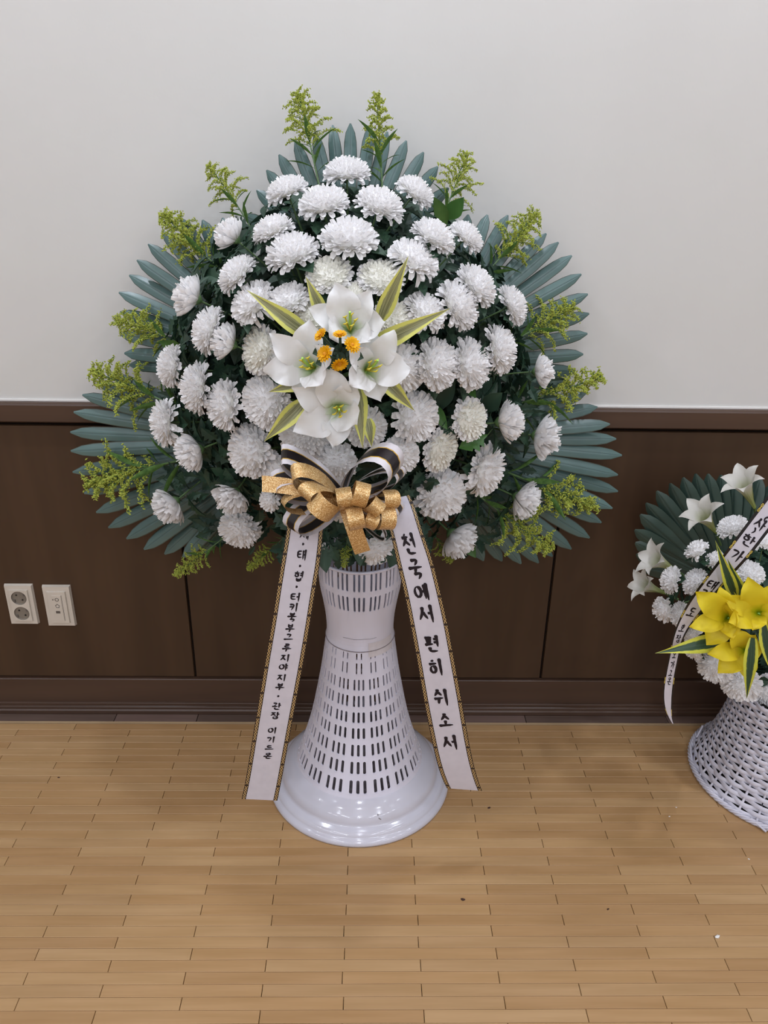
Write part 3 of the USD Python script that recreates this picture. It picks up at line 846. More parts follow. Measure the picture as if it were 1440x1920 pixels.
def ell(th, ph, k=1.0):
    """th around the y axis, ph away from the viewer-facing pole"""
    return CC + SA * k * np.array([math.sin(ph) * math.cos(th), -math.cos(ph), math.sin(ph) * math.sin(th)])


mb = MB()
P = np.array([[ell(t, p, 0.86) for t in np.arange(40) * 2 * PI / 40] for p in np.linspace(0.01, PI - 0.55, 18)])
mb.grid(P, closed=True)
top('flower_foam', mb, 'foam_green', 'dark green foam dome that the flower stems are stuck into', 'floral foam', smooth=True)
# stalk of foam down into the pedestal
lr = np.random.default_rng(5)
lv = MB()
for k in range(1500):
    th = lr.uniform(0, 2 * PI); ph = math.acos(1 - lr.uniform(0, 1) * 1.28)
    p = ell(th, ph, lr.uniform(0.88, 1.06))
    n = nrm((p - CC) / SA ** 2)
    tg = nrm(np.cross(n, nrm(lr.normal(size=3))))
    d = nrm(n * lr.uniform(0.15, 0.8) + tg)
    L = lr.uniform(0.03, 0.06)
    if k % 3:
        lobed_leaf(lv, p, d, n + lr.normal(0, 0.25, 3), L, lr.uniform(0.6, 0.9), k, lr.uniform(0.1, 0.5))
    else:
        smooth_leaf(lv, p, d, n + lr.normal(0, 0.25, 3), L * 1.1, lr.uniform(0.3, 0.45), lr.uniform(0.1, 0.4))
for k in range(170):                              # between the ribbons, down to the pedestal rim
    p = at(lr.uniform(520, 800), lr.uniform(880, 1035), -0.30 - lr.uniform(0, 0.1))
    lobed_leaf(lv, p, nrm([lr.normal(0, 0.6), -0.5, lr.normal(-0.4, 0.5)]), [0, -1, 0.4], lr.uniform(0.025, 0.045), 0.75, k, 0.3)
for k in range(190):                              # feathery greens over the lower fans and the shoulders
    cx_, cy_, rx_, ry_ = ((385, 885, 75, 70), (935, 880, 75, 80), (455, 985, 60, 40), (880, 960, 60, 55), (360, 780, 40, 60), (985, 745, 40, 60))[k % 6]
    a, q = lr.uniform(0, 2 * PI), math.sqrt(lr.uniform(0, 1))
    p = at(cx_ + rx_ * q * math.cos(a), cy_ + ry_ * q * math.sin(a), -0.135 - lr.uniform(0, 0.035))
    lobed_leaf(lv, p, nrm([math.copysign(0.6, cx_ - 650) + lr.normal(0, 0.5), -0.3, lr.normal(0, 0.6)]), [0, -1, 0.4], lr.uniform(0.03, 0.055), lr.uniform(0.35, 0.7), k, 0.3)
top('foliage', lv, 'dark_leaf', 'dense dark green leaves filling the gaps between the chrysanthemums', 'foliage', kind='stuff')

# single leaves that stand out
LEAVES = [
    ((603, 1018), (612, 1074), -0.405, 30, 'dark_leaf', 'broad dark leaf hanging over the pedestal rim beside the left ribbon', 0),
    ((672, 1005), (676, 1062), -0.405, 26, 'dark_leaf', 'dark pointed leaf hanging over the pedestal rim behind the gold tail', 0),
    ((862, 1000), (892, 1046), -0.165, 26, 'bright_leaf', 'green leaf under the lowest right chrysanthemum', 0),
    ((806, 752), (838, 805), -0.40, 24, 'bright_leaf', 'shiny green leaf right of the round chrysanthemum', 0),
    ((915, 815), (866, 838), -0.38, 44, 'bright_leaf', 'light green lobed leaf on the right half of the spray', 1),
    ((868, 712), (892, 745), -0.38, 20, 'bright_leaf', 'narrow green leaf under the paired chrysanthemums on the right', 0),
    ((905, 770), (940, 738), -0.34, 34, 'dark_leaf', 'dark oval leaf right of the paired chrysanthemums', 0),
    ((820, 770), (852, 712), -0.40, 30, 'dark_leaf', 'dark oval leaf between the paired chrysanthemums and the round one', 0),
    ((838, 412), (868, 372), -0.24, 32, 'bright_leaf', 'rounded green leaf at the foot of the upper right goldenrod', 0),
    ((838, 420), (815, 372), -0.24, 26, 'goldenrod_leaf', 'pointed green leaf left of the upper right goldenrod', 0),
    ((398, 560), (430, 525), -0.28, 28, 'dark_leaf', 'dark leaf between the two upper left edge chrysanthemums', 1),
    ((345, 660), (300, 640), -0.24, 24, 'goldenrod_leaf', 'green leaf at the foot of the left goldenrod plume', 0),
    ((440, 900), (400, 880), -0.33, 26, 'mum_leaf', 'lobed leaf above the two low left chrysanthemums', 1),
    ((390, 700), (440, 690), -0.33, 26, 'mum_leaf', 'lobed leaf between the tall narrow chrysanthemum and its right neighbour', 1),
]
for (bx_, by_), (tx_, ty_), Y, w, ma, lab, lobed in LEAVES:
    t = thing('single_leaf', lab, 'leaf', 'single leaves of the large spray')
    a, b = at(bx_, by_, Y + 0.02), at(tx_, ty_, Y - 0.012)
    up = nrm(EYE - a); L = np.linalg.norm(b - a)
    mb = MB()
    wr = w * depth(a) / FPX / L
    if lobed:
        lobed_leaf(mb, a, b - a, up, L, wr, 3, 0.1)
    else:
        smooth_leaf(mb, a, b - a, up, L, wr, 0.08, 0.12, 9)
    part('blade', mb, ma, t, smooth=True)
    part('leaf_stalk', MB().tube([a, a - 0.5 * (b - a) + np.array([0, 0.04, 0])], 0.0012, 5), 'stem_green', t)

# ------------------------------------------------------------------ palm fans


def leaflet(a, b, width, tilt, seed):
    """long fan leaflet from a to b: rounded tip, keel along the middle, fine pleats"""
    r = np.random.default_rng(seed)
    n = 15
    up = nrm(EYE - (a + b) / 2)
    d = nrm(b - a); side = nrm(np.cross(d, up)); up = np.cross(side, d)
    side2 = nrm(side * math.cos(tilt) + up * math.sin(tilt)); up2 = np.cross(side2, d)
    L = np.linalg.norm(b - a)
    t = np.linspace(0, 1, n)
    path = a + d * (L * t)[:, None] - up * (0.05 * L * t ** 2.2)[:, None] * r.uniform(0.4, 1.2)
    w = np.interp(t, [0, 0.25, 0.5, 0.72, 0.86, 0.94, 0.98, 1.0], [0.52, 0.72, 0.9, 1.0, 0.9, 0.66, 0.42, 0.12])
    ac = np.array([-1, -0.8, -0.55, -0.3, -0.08, 0, 0.08, 0.3, 0.55, 0.8, 1])
    hgt = np.array([0.0, 0.03, 0.07, 0.105, 0.125, 0.08, 0.125, 0.105, 0.07, 0.03, 0.0])
    P = path[:, None] + (w * width / 2)[:, None, None] * ac[None, :, None] * side2 + (w[:, None] * width * hgt[None, :])[..., None] * up2
    uv = np.stack(np.broadcast_arrays(((ac + 1) / 2)[None, :], t[:, None]), -1)
    return MB().grid(P, uv)


def fan(label, tips, base0, base1, Yb, Yt, wpx, seed, tilt=0.16, material='palm_teal', keep=1.0):
    t = thing('palm_fan', label, 'palm leaf', 'teal fan palm leaves behind the spray')
    n = len(tips)
    for i, (tx, ty) in enumerate(tips):
        q = i / (n - 1)
        bx_, by_ = base0[0] + (base1[0] - base0[0]) * q, base0[1] + (base1[1] - base0[1]) * q
        a, b = at(bx_, by_, Yb), at(tx, ty, Yt + 0.012 * math.sin(i * 2.3) - 0.004 * (i % 2))
        part('leaflet', leaflet(a, b, wpx * depth(b) / FPX, tilt * (1 if q < 0.5 else -1) * (0.4 + abs(q - 0.5)), seed + i), material, t, smooth=True)
    a = at((base0[0] + base1[0]) / 2, (base0[1] + base1[1]) / 2, Yb)
    part('leaf_stalk', MB().tube([a + (CC - a) * 0.45, a, at(np.mean([p[0] for p in tips]), np.mean([p[1] for p in tips]), Yb) * 0.35 + a * 0.65], 0.004, 8), 'stem_green', t)


fan('teal palm fan rising behind the top of the spray', [(452, 402), (478, 354), (499, 318), (522, 288), (552, 261), (590, 246), (623, 230), (657, 229), (695, 231), (727, 244), (763, 261), (795, 284), (822, 311), (842, 352)], (600, 470), (705, 470), -0.135, -0.085, 26, 100)
fan('teal palm fan spreading left behind the upper left edge', [(417, 406), (378, 409), (337, 407), (301, 430), (275, 455), (253, 485), (237, 513), (220, 547), (219, 583), (221, 626), (228, 662), (238, 684)], (455, 560), (440, 690), -0.135, -0.08, 27, 200)
fan('teal palm fan spreading down behind the lower left edge', [(205, 701), (178, 716), (149, 739), (134, 772), (125, 810), (125, 846), (132, 886), (150, 927), (172, 964), (198, 992), (231, 1014), (266, 1033), (303, 1044), (338, 1050), (372, 1045)], (420, 800), (500, 890), -0.135, -0.09, 28, 300)
fan('teal palm fan spreading right behind the upper right edge', [(878, 401), (915, 400), (953, 402), (988, 414), (1026, 436), (1050, 452), (1074, 478), (1092, 513), (1106, 550), (1108, 587), (1105, 625), (1096, 664), (1085, 697), (1068, 722)], (850, 560), (890, 700), -0.135, -0.08, 26, 400)
fan('teal palm fan spreading down behind the lower right edge', [(1102, 736), (1126, 762), (1146, 795), (1160, 823), (1169, 854), (1166, 892), (1164, 923), (1153, 955), (1136, 984), (1111, 1012), (1077, 1034), (1043, 1050), (1013, 1059), (980, 1061), (945, 1058), (909, 1057)], (900, 800), (830, 900), -0.135, -0.09, 27, 500)

# ------------------------------------------------------------------ goldenrod


def make_goldenrod(seed, matrix, label, spread, dense):
    t = thing('goldenrod_sprig', label, 'goldenrod', 'goldenrod sprigs around the large spray', mat=matrix)
    r = np.random.default_rng(seed)
    bend = r.uniform(-0.08, 0.08, 2)
    S = lambda u: np.array([bend[0] * u * u, bend[1] * u * u, u])
    part('stem', MB().tube([S(u) for u in np.linspace(-0.35, 1, 9)], np.linspace(0.013, 0.005, 9), 5), 'stem_green', t, smooth=True)
    bl = MB(); tw = MB()
    octa = np.array([[0, 0, -1], [1, 0, 0], [0, 1, 0], [-1, 0, 0], [0, -1, 0], [0, 0, 1.0]])
    of = [[0, 2, 1], [0, 3, 2], [0, 4, 3], [0, 1, 4], [5, 1, 2], [5, 2, 3], [5, 3, 4], [5, 4, 1]]
    nb = dense
    for k in range(nb):
        u = 0.28 + 0.7 * (k / nb) ** 0.85
        a = k * 2.4 + r.uniform(-0.3, 0.3)
        Lb = spread * (1.03 - u) ** 0.8 * r.uniform(0.75, 1.25) + 0.03
        p0 = S(u)
        o = np.array([math.cos(a), math.sin(a), 0])
        p2 = p0 + o * Lb + np.array([0, 0, Lb * r.uniform(0.1, 0.6)])
        p1 = p0 + o * Lb * 0.5 + np.array([0, 0, Lb * 0.65])
        c = bez(p0, p1, p2, 8)
        tw.tube(c, 0.0035, 4, caps=False)
        m = max(4, int(Lb / 0.013))
        cc = bez(p0, p1, p2, m + 3)[2:]
        for q in cc:
            for _ in range(3):
                s = r.uniform(0.009, 0.015)
                R = frame(nrm(r.normal(size=3) + [0, 0, 1.2]))
                bl.add((octa * [s * 0.62, s * 0.62, s * 1.25]) @ R + q + r.normal(0, 0.010, 3), of)
    for k in range(48):
        s = r.uniform(0.010, 0.017)
        u = r.uniform(0.86, 1.0)
        bl.add((octa * [s * 0.7, s * 0.7, s * 1.3]) @ frame(nrm(r.normal(size=3) + [0, 0, 1.5])) + S(u) + r.normal(0, 0.02, 3) * [1, 1, 0.3], of)
    part('twigs', tw, 'goldenrod_leaf', t, kind='stuff')
    part('blossoms', bl, 'goldenrod_bud', t, kind='stuff')
    for k in range(9):
        u = -0.05 + 0.055 * k; a = k * 2.4 + 0.5
        mb = MB()
        smooth_leaf(mb, S(u), [math.cos(a), math.sin(a), 1.0], [-math.cos(a), -math.sin(a), 1], r.uniform(0.28, 0.42), 0.16, 0.25, 0.15)
        part('leaf', mb, 'goldenrod_leaf', t)
    return t


GR = [
    # tip, base, kind, label
    ((560, 168), (592, 318), 0, 'tallest goldenrod sprig, at the top left of the crown'),
    ((709, 178), (716, 335), 1, 'goldenrod sprig at the top right of the crown, slim and upright'),
    ((882, 282), (826, 418), 2, 'goldenrod sprig leaning right at the upper right shoulder'),
    ((399, 305), (466, 420), 2, 'goldenrod sprig leaning left at the upper left shoulder'),
    ((296, 408), (432, 520), 3, 'goldenrod sprig over the leaflets of the upper left fan'),
    ((1016, 402), (905, 520), 3, 'goldenrod sprig over the leaflets of the upper right fan'),
    ((1083, 578), (950, 645), 0, 'goldenrod plume pointing right over the right fan at lily height'),
    ((218, 588), (352, 650), 3, 'goldenrod plume pointing left over the left fan at lily height'),
    ((174, 695), (338, 765), 0, 'goldenrod plume pointing left with raised tip near the rail'),
    ((1135, 710), (945, 765), 1, 'goldenrod plume pointing right with raised tip near the rail'),
    ((158, 900), (345, 862), 0, 'goldenrod plume low on the left with yellowed tip'),
    ((1122, 955), (950, 885), 1, 'goldenrod plume low on the right over the fan'),
    ((1030, 1032), (892, 925), 2, 'drooping goldenrod sprig at the lower right between the fan leaflets'),
    ((325, 1080), (415, 1012), 1, 'goldenrod sprig hanging below the lower left fan'),
    ((464, 1070), (528, 1012), 1, 'short goldenrod sprig beside the left ribbon'),
    ((846, 1056), (812, 1000), 2, 'short goldenrod sprig beside the right ribbon under the lowest flower'),
    ((643, 1064), (652, 1005), 1, 'short goldenrod sprig hanging over the pedestal rim'),
]
GP = [(61, 0.44, 40), (62, 0.26, 38), (63, 0.40, 32), (64, 0.36, 42)]
GS = {}
for (tx, ty), (bx_, by_), kd, lab in GR:
    low = ty > 990
    Yb = -0.17 if not low else -0.18
    if abs(tx - 643) < 5:
        Yb = -0.385
    a, b = at(bx_, by_, Yb), at(tx, ty, Yb + (0.06 if not low else -0.03))
    L = np.linalg.norm(b - a)
    m = m4(frame(b - a, [math.sin(tx), 0.3, math.cos(tx)]), a, L)
    if kd in GS:
        dup(GS[kd], m, lab, 'goldenrod', 'goldenrod sprigs around the large spray')
    else:
        GS[kd] = make_goldenrod(GP[kd][0], m, lab, GP[kd][1], GP[kd][2])


# ------------------------------------------------------------------ lilies
def lily_petal(P0, P2, axis, width, bulge, seed, ruffle=0.11):
    """petal from throat P0 to tip P2, first along the axis and then curling outwards"""
    d = P2 - P0
    L = np.linalg.norm(d)
    h = float(d @ axis)
    flat = d - axis * h
    P1 = P0 + axis * (max(h, 0) + bulge * L) + flat * 0.42
    path = bez(P0, P1, P2, 13)
    tg = np.gradient(path, axis=0); tg /= np.linalg.norm(tg, axis=1, keepdims=True)
    side = nrm(np.cross(axis, nrm(flat)))
    up = np.cross(tg, np.broadcast_to(side, tg.shape))
    P, uv = strip(path, width, side, -up, -0.10, 7, [0.22, 0.36, 0.52, 0.7, 0.86, 0.96, 1.0, 0.97, 0.88, 0.72, 0.5, 0.26, 0.03], ruffle, seed)
    # midrib groove
    return MB().grid(P, uv)


def stripe_leaf(a, b, width, seed, bow=0.08):
    n = 15
    up = nrm(EYE - (a + b) / 2)
    d = nrm(b - a); side = nrm(np.cross(d, up)); up = np.cross(side, d)
    L = np.linalg.norm(b - a)
    t = np.linspace(0, 1, n)
    path = a + d * (L * t)[:, None] + up * (bow * L * np.sin(PI * t))[:, None]
    P, uv = strip(path, width, side, up, 0.14, 7, [0.5, 0.72, 0.88, 0.97, 1.0, 0.98, 0.92, 0.83, 0.72, 0.6, 0.47, 0.34, 0.22, 0.11, 0.01], 0.03, seed)
    return MB().grid(P, uv)


def lily(name, label, group, throat, Y0, tips, Yt, wpx, pm, leaves, seed, leafmat='variegated_pale', stam=True, axis_lean=(0, 0), bulge=0.12):
    t = thing(name, label, 'lily', group)
    P0 = at(throat[0], throat[1], Y0)
    ax = nrm(nrm(EYE - P0) + CR * axis_lean[0] + CU * axis_lean[1])
    for i, tp in enumerate(tips):
        yt = Yt if len(tp) == 2 else tp[2]
        b = at(tp[0], tp[1], yt)
        wp = wpx * 1.14 * (1.0 if i % 2 == 0 else 0.8)
        part('petal', lily_petal(P0, b - ax * 0.004 * (i % 2), ax, wp * depth(b) / FPX, bulge, seed + i), pm, t, smooth=True)
    part('throat', MB().tube([P0 - ax * 0.06, P0 - ax * 0.02, P0 + ax * 0.004], [0.004, 0.008, 0.010], 10), 'pistil', t, smooth=True)
    if stam:
        r = np.random.default_rng(seed)
        for k in range(5):
            o = math.cos(k * 1.257 + seed) * CR + math.sin(k * 1.257 + seed) * CU
            e = P0 + ax * 0.052 + o * 0.009 + CU * 0.004
            s = part('stamen', MB().tube(bez(P0, P0 + ax * 0.04 + o * 0.004, e, 6), 0.0013, 5), 'stamen', t, smooth=True)
            part('anther', MB().tube([e - CR * 0.0035, e, e + CR * 0.0035 + CU * 0.003], [0.0008, 0.0017, 0.0008], 6), 'stamen', s, smooth=True)
        part('pistil', MB().tube(bez(P0, P0 + ax * 0.05, P0 + ax * 0.07 + CU * 0.012, 6), 0.0018, 6), 'pistil', t, smooth=True)
    for j, (b0, b1, wl, ya, yb) in enumerate(leaves):
        part('striped_leaf', stripe_leaf(at(*b0, ya), at(*b1, yb), wl * depth(at(*b1, yb)) / FPX, seed + 40 + j), leafmat, t, 'long green leaf with yellow margins', smooth=True)
    part('stem', MB().tube([P0 - ax * 0.05, P0 - ax * 0.16 + np.array([0.0, 0.02, -0.01])], 0.004, 6), 'stem_green', t, smooth=True)
    return t


LG = 'white lilies in the middle of the spray'
lily('white_lily', 'white lily at the top of the central group, tall petals upward', LG, (656, 622), -0.515, [(627, 532), (697, 545), (722, 603), (694, 640, -0.56), (618, 634, -0.56), (578, 576)], -0.535, 58, 'lily_white',
     [((712, 600), (766, 480), 34, -0.505, -0.53), ((606, 590), (573, 518), 26, -0.505, -0.51)], 700, axis_lean=(0, 0.25))
lily('white_lily', 'white lily at the left of the central group, opening left', LG, (592, 690), -0.515, [(580, 597), (504, 624), (494, 697), (548, 728), (605, 722, -0.58), (626, 652, -0.575)], -0.54, 56, 'lily_white',
     [((580, 630), (463, 544), 34, -0.505, -0.51), ((582, 712), (504, 735), 28, -0.505, -0.5)], 710, axis_lean=(-0.3, 0.05))
lily('white_lily', 'white lily at the right of the central group, opening right', LG, (684, 694), -0.515, [(690, 617), (740, 618), (770, 692), (716, 753), (654, 722, -0.58), (655, 655, -0.57)], -0.54, 58, 'lily_white',
     [((690, 655), (844, 578), 38, -0.505, -0.52), ((712, 704), (777, 770), 30, -0.505, -0.50)], 720, axis_lean=(0.3, 0.05))
lily('white_lily', 'white lily at the bottom of the central group, hanging above the bow', LG, (636, 762), -0.52, [(610, 682), (664, 712), (668, 796), (625, 840), (550, 806), (546, 728)], -0.56, 60, 'lily_white',
     [((668, 722), (680, 840), 36, -0.505, -0.545), ((572, 752), (495, 828), 34, -0.505, -0.515), ((690, 785), (697, 838), 24, -0.49, -0.5)], 730, axis_lean=(0, -0.25))


# ------------------------------------------------------------------ five small yellow chrysanthemums
def yellow_mum(px, py, d, tilt, ang, label, Y, stem_to):
    m = facing(px, py, Y, tilt, ang, d, 0.12)
    t = thing('yellow_chrysanthemum', label, 'chrysanthemum', 'small yellow chrysanthemums among the lilies')
    A = np.array(m)[:3, :3]; o = np.array(m)[3, :3]
    mb = MB(); r = np.random.default_rng(int(px))
    for ring, (n, phi, rr) in enumerate(((16, 1.35, 0.52), (13, 1.1, 0.48), (9, 0.75, 0.4))):
        for k in range(n):
            th = 2 * PI * k / n + ring * 0.2 + r.normal(0, 0.05)
            out_ = np.array([math.cos(th), math.sin(th), 0])
            tip = out_ * rr * math.sin(phi) + np.array([0, 0, rr * math.cos(phi) * 0.9])
            P, uv = strip(bez(np.zeros(3), tip * 0.55 + [0, 0, 0.05], tip, 5), 0.17, np.array([-math.sin(th), math.cos(th), 0]), [0, 0, 1.0], 0.1, 3, [0.4, 0.8, 1, 0.9, 0.3])
            mb.grid(P @ A + o, uv)
    part('petals', mb, 'yellow_petal', t, kind='stuff', smooth=True)
    h = MB().lathe([(0.16, 0.02), (0.15, 0.1), (0.08, 0.17), (0.001, 0.18)], (0, 0, 0), 12)
    v, f, uv = h.arrays()
    part('flower_heart', MB().add(v @ A + o, f), 'yellow_heart', t, smooth=True)
    e = at(*stem_to)
    part('stem', MB().tube(bez(o, o - A[2] * 0.9, e, 7), 0.0022, 6), 'dark_leaf', t, smooth=True)
    for s in (-1, 1):
        mb = MB()
        lobed_leaf(mb, o * 0.45 + e * 0.55, s * CR * 0.8 - CU * 0.3, nrm(EYE - o), 0.028, 0.8, 2, 0.1)
        part('leaf', mb, 'dark_leaf', t)


yellow_mum(600, 627, 30, 62, 140, 'small yellow chrysanthemum at the upper left of the five', -0.590, (632, 668, -0.53))
yellow_mum(637, 626, 28, 62, 95, 'small yellow chrysanthemum at the top of the five', -0.590, (636, 668, -0.53))
yellow_mum(661, 646, 34, 35, 40, 'small yellow chrysanthemum at the right of the five', -0.595, (640, 668, -0.53))
yellow_mum(608, 663, 34, 40, 150, 'small yellow chrysanthemum at the left of the five', -0.600, (636, 674, -0.53))
yellow_mum(637, 684, 34, 50, 290, 'small yellow chrysanthemum lowest of the five', -0.605, (640, 670, -0.53))

# ------------------------------------------------------------------ brush lettering
CON = {
    'ㄱ': [[(.1, .2), (.85, .12), (.8, .45), (.5, .95)]], 'ㄴ': [[(.15, .05), (.14, .8), (.95, .74)]], 'ㄷ': [[(.1, .15), (.88, .1)], [(.16, .15), (.13, .84), (.96, .78)]],
    'ㄹ': [[(.12, .1), (.85, .06), (.82, .44)], [(.14, .46), (.82, .44)], [(.14, .46), (.12, .9), (.96, .84)]], 'ㅁ': [[(.15, .1), (.18, .9)], [(.15, .12), (.85, .08), (.8, .9)], [(.18, .88), (.8, .86)]],
    'ㅂ': [[(.16, .08), (.2, .92)], [(.82, .02), (.8, .92)], [(.2, .48), (.8, .46)], [(.2, .9), (.8, .88)]], 'ㅅ': [[(.5, .0), (.46, .4), (.05, .95)], [(.48, .38), (.95, .9)]],
    'ㅇ': [[(.5 + .4 * math.sin(a), .5 - .42 * math.cos(a)) for a in np.linspace(0, 2 * PI, 13)]], 'ㅈ': [[(.08, .15), (.9, .08)], [(.58, .12), (.45, .5), (.06, .95)], [(.45, .48), (.95, .92)]],
    'ㅊ': [[(.45, -.05), (.6, .06)], [(.08, .26), (.9, .2)], [(.58, .24), (.45, .55), (.06, .98)], [(.45, .55), (.95, .95)]], 'ㅋ': [[(.1, .15), (.85, .1), (.8, .45), (.5, .95)], [(.12, .5), (.8, .44)]],
    'ㅌ': [[(.12, .1), (.88, .06)], [(.14, .46), (.8, .43)], [(.15, .1), (.12, .86), (.96, .8)]], 'ㅍ': [[(.1, .12), (.9, .08)], [(.34, .12), (.38, .86)], [(.68, .1), (.62, .86)], [(.04, .9), (.98, .84)]],
    'ㅎ': [[(.42, -.04), (.6, .08)], [(.08, .28), (.94, .22)]] + [[(.5 + .3 * math.sin(a), .68 - .28 * math.cos(a)) for a in np.linspace(0, 2 * PI, 11)]],
}
VOW = {
    'ㅏ': [[(.3, 0), (.36, 1.02)], [(.34, .5), (.95, .46)]], 'ㅑ': [[(.3, 0), (.36, 1.02)], [(.34, .36), (.95, .32)], [(.34, .64), (.95, .6)]], 'ㅓ': [[(.72, 0), (.76, 1.02)], [(.02, .5), (.7, .46)]],
    'ㅕ': [[(.72, 0), (.76, 1.02)], [(.05, .36), (.7, .32)], [(.05, .64), (.7, .6)]], 'ㅣ': [[(.5, 0), (.54, 1.03)]], 'ㅐ': [[(.2, .08), (.24, .92)], [(.24, .5), (.72, .48)], [(.74, 0), (.78, 1.03)]],
    'ㅔ': [[(.46, .08), (.48, .94)], [(.0, .5), (.44, .47)], [(.82, 0), (.86, 1.03)]],
    'ㅗ': [[(.5, .0), (.48, .62)], [(.0, .78), (1, .66)]], 'ㅜ': [[(.0, .3), (1, .18)], [(.52, .28), (.44, 1.05)]], 'ㅡ': [[(.0, .55), (1, .42)]],
}
CH, JU, JO = 'ㄱㄲㄴㄷㄸㄹㅁㅂㅃㅅㅆㅇㅈㅉㅊㅋㅌㅍㅎ', 'ㅏㅐㅑㅒㅓㅔㅕㅖㅗㅘㅙㅚㅛㅜㅝㅞㅟㅠㅡㅢㅣ', ' ㄱㄲㄳㄴㄵㄶㄷㄹㄺㄻㄼㄽㄾㄿㅀㅁㅂㅄㅅㅆㅇㅈㅊㅋㅌㅍㅎ'


def strokes_of(ch):
    """strokes of one written character in a unit square, y down"""
    if ch == '·':
        return [[(.42, .5), (.58, .5)]]
    if ch == '(':
        return [[(.8, .0), (.45, .5), (.8, 1.0)]]
    if ch == ')':
        return [[(.2, .0), (.55, .5), (.2, 1.0)]]
    c = ord(ch) - 0xAC00
    a, v, z = CH[c // 588], JU[c % 588 // 28], JO[c % 28]
    fin = z != ' '
    H = 0.66 if fin else 1.0
    res = []

    def put(ss, x0, y0, x1, y1):
        for s in ss:
            res.append([(x0 + x * (x1 - x0), y0 + y * (y1 - y0)) for x, y in s])
    if v in 'ㅘㅟ':
        put(CON[a], .05, .02, .58, .46 * H)
        put(VOW['ㅗ' if v == 'ㅘ' else 'ㅜ'], .0, .5 * H, .64, .92 * H)
        put(VOW['ㅏ' if v == 'ㅘ' else 'ㅣ'], .66, 0, 1.0, H * 1.04)
    elif v in VOW and v in 'ㅗㅜㅡ':
        put(CON[a], .2, .0, .8, .5 * H)
        put(VOW[v], .0, .52 * H, 1.0, (1.0 if v != 'ㅡ' else 0.95) * H)
    else:
        wv = .42 if v in 'ㅐㅔ' else .36
        put(CON[a], .0, .12 * H, 1 - wv - .02, .88 * H)
        put(VOW[v], 1 - wv, 0, 1.0, H)
    if fin:
        put(CON[z], .24, .66, .9, 1.0)
    return res


def brush(mb, strokes, mapper, w0, sx, sy):
    """brush strokes as tapered strips; mapper(x, y) of the unit square gives the point in space"""
    for s in strokes:
        p = np.array(s, float)
        if len(p) > 2:
            for _ in range(2):
                q = [p[0]]
                for a, b_ in zip(p[:-1], p[1:]):
                    q += [a * .75 + b_ * .25, a * .25 + b_ * .75]
                q.append(p[-1]); p = np.array(q)
        m = p * [sx, sy]
        d = np.r_[0, np.cumsum(np.linalg.norm(np.diff(m, axis=0), axis=1))]
        n = max(5, min(14, int(d[-1] / 0.0015)))
        m = np.c_[np.interp(np.linspace(0, d[-1], n), d, m[:, 0]), np.interp(np.linspace(0, d[-1], n), d, m[:, 1])]
        t = np.gradient(m, axis=0); t /= np.linalg.norm(t, axis=1, keepdims=True) + 1e-9
        nn = np.c_[-t[:, 1], t[:, 0]]
        u = np.linspace(0, 1, n)
        w = w0 * np.interp(u, [0, 0.08, 0.3, 0.75, 1.0], [0.55, 1.25, 0.95, 0.85, 0.3])
        A, B = m + nn * w[:, None] / 2, m - nn * w[:, None] / 2
        P = np.array([[mapper(x / sx, y / sy) for x, y in (a, b_)] for a, b_ in zip(A, B)])
        mb.grid(P)


class Ribbon:
    """strip between a left and a right edge curve"""

    def __init__(s, L, R, n=60):
        # resample both edges by the length of the middle line
        L, R = np.array(L), np.array(R)
        mid = (L + R) / 2
        d = np.r_[0, np.cumsum(np.linalg.norm(np.diff(mid, axis=0), axis=1))]
        from scipy.interpolate import CubicSpline
        s.len = d[-1]
        s.cl, s.cr = CubicSpline(d, L), CubicSpline(d, R)
        s.d = np.linspace(0, d[-1], n)

    def pt(s, m, a, lift=0.0):
        """m metres down, a 0..1 across"""
        l, r = s.cl(m), s.cr(m)
        p = l + (r - l) * a
        if lift:
            tg = (s.cl(min(m + 1e-3, s.len)) - s.cl(m - 1e-3)) + (s.cr(min(m + 1e-3, s.len)) - s.cr(m - 1e-3))
            n = nrm(np.cross(tg, r - l))
            if n @ (EYE - p) < 0:
                n = -n
            p = p + n * lift
        return p

    def strip(s, a0, a1, lift, na=3):
        a = np.linspace(a0, a1, na)
        P = np.array([[s.pt(m, q, lift) for q in a] for m in s.d])
        uv = np.stack(np.broadcast_arrays(((a - a0) / (a1 - a0))[None, :], s.d[:, None]), -1)
        return MB().grid(P, uv)

    def find(s, py):
        """metres down where the middle shows at picture row py"""
        ms = np.linspace(0, s.len, 300)
        ys = [proj(s.pt(m, 0.5))[1] for m in ms]
        return float(np.interp(py, ys, ms))


def streamer(label, L, R, text, border, bmat, t, name='ribbon_streamer'):
    rb_ = Ribbon(L, R)
    part('band', rb_.strip(border * 0.9, 1 - border * 0.9, 0.0, 5), 'satin_white', t, smooth=True)
    part('printed_border', rb_.strip(0, border, 0.0003), bmat, t, 'black edge with gold chain print', smooth=True)
    part('printed_border', rb_.strip(1 - border, 1, 0.0003), bmat, t, 'black edge with gold chain print', smooth=True)
    wid = np.linalg.norm(rb_.pt(rb_.len / 2, 1) - rb_.pt(rb_.len / 2, 0))
    for ch, m, sy, sx, a, w0 in text(rb_):
        mb = MB()
        brush(mb, strokes_of(ch), lambda x, y: rb_.pt(min(max(m + (y - 0.5) * sy, 0), rb_.len), a + (x - 0.5) * sx / wid, 0.0007), w0, sx, sy)
        part('character', mb, 'ink', t)
    return rb_


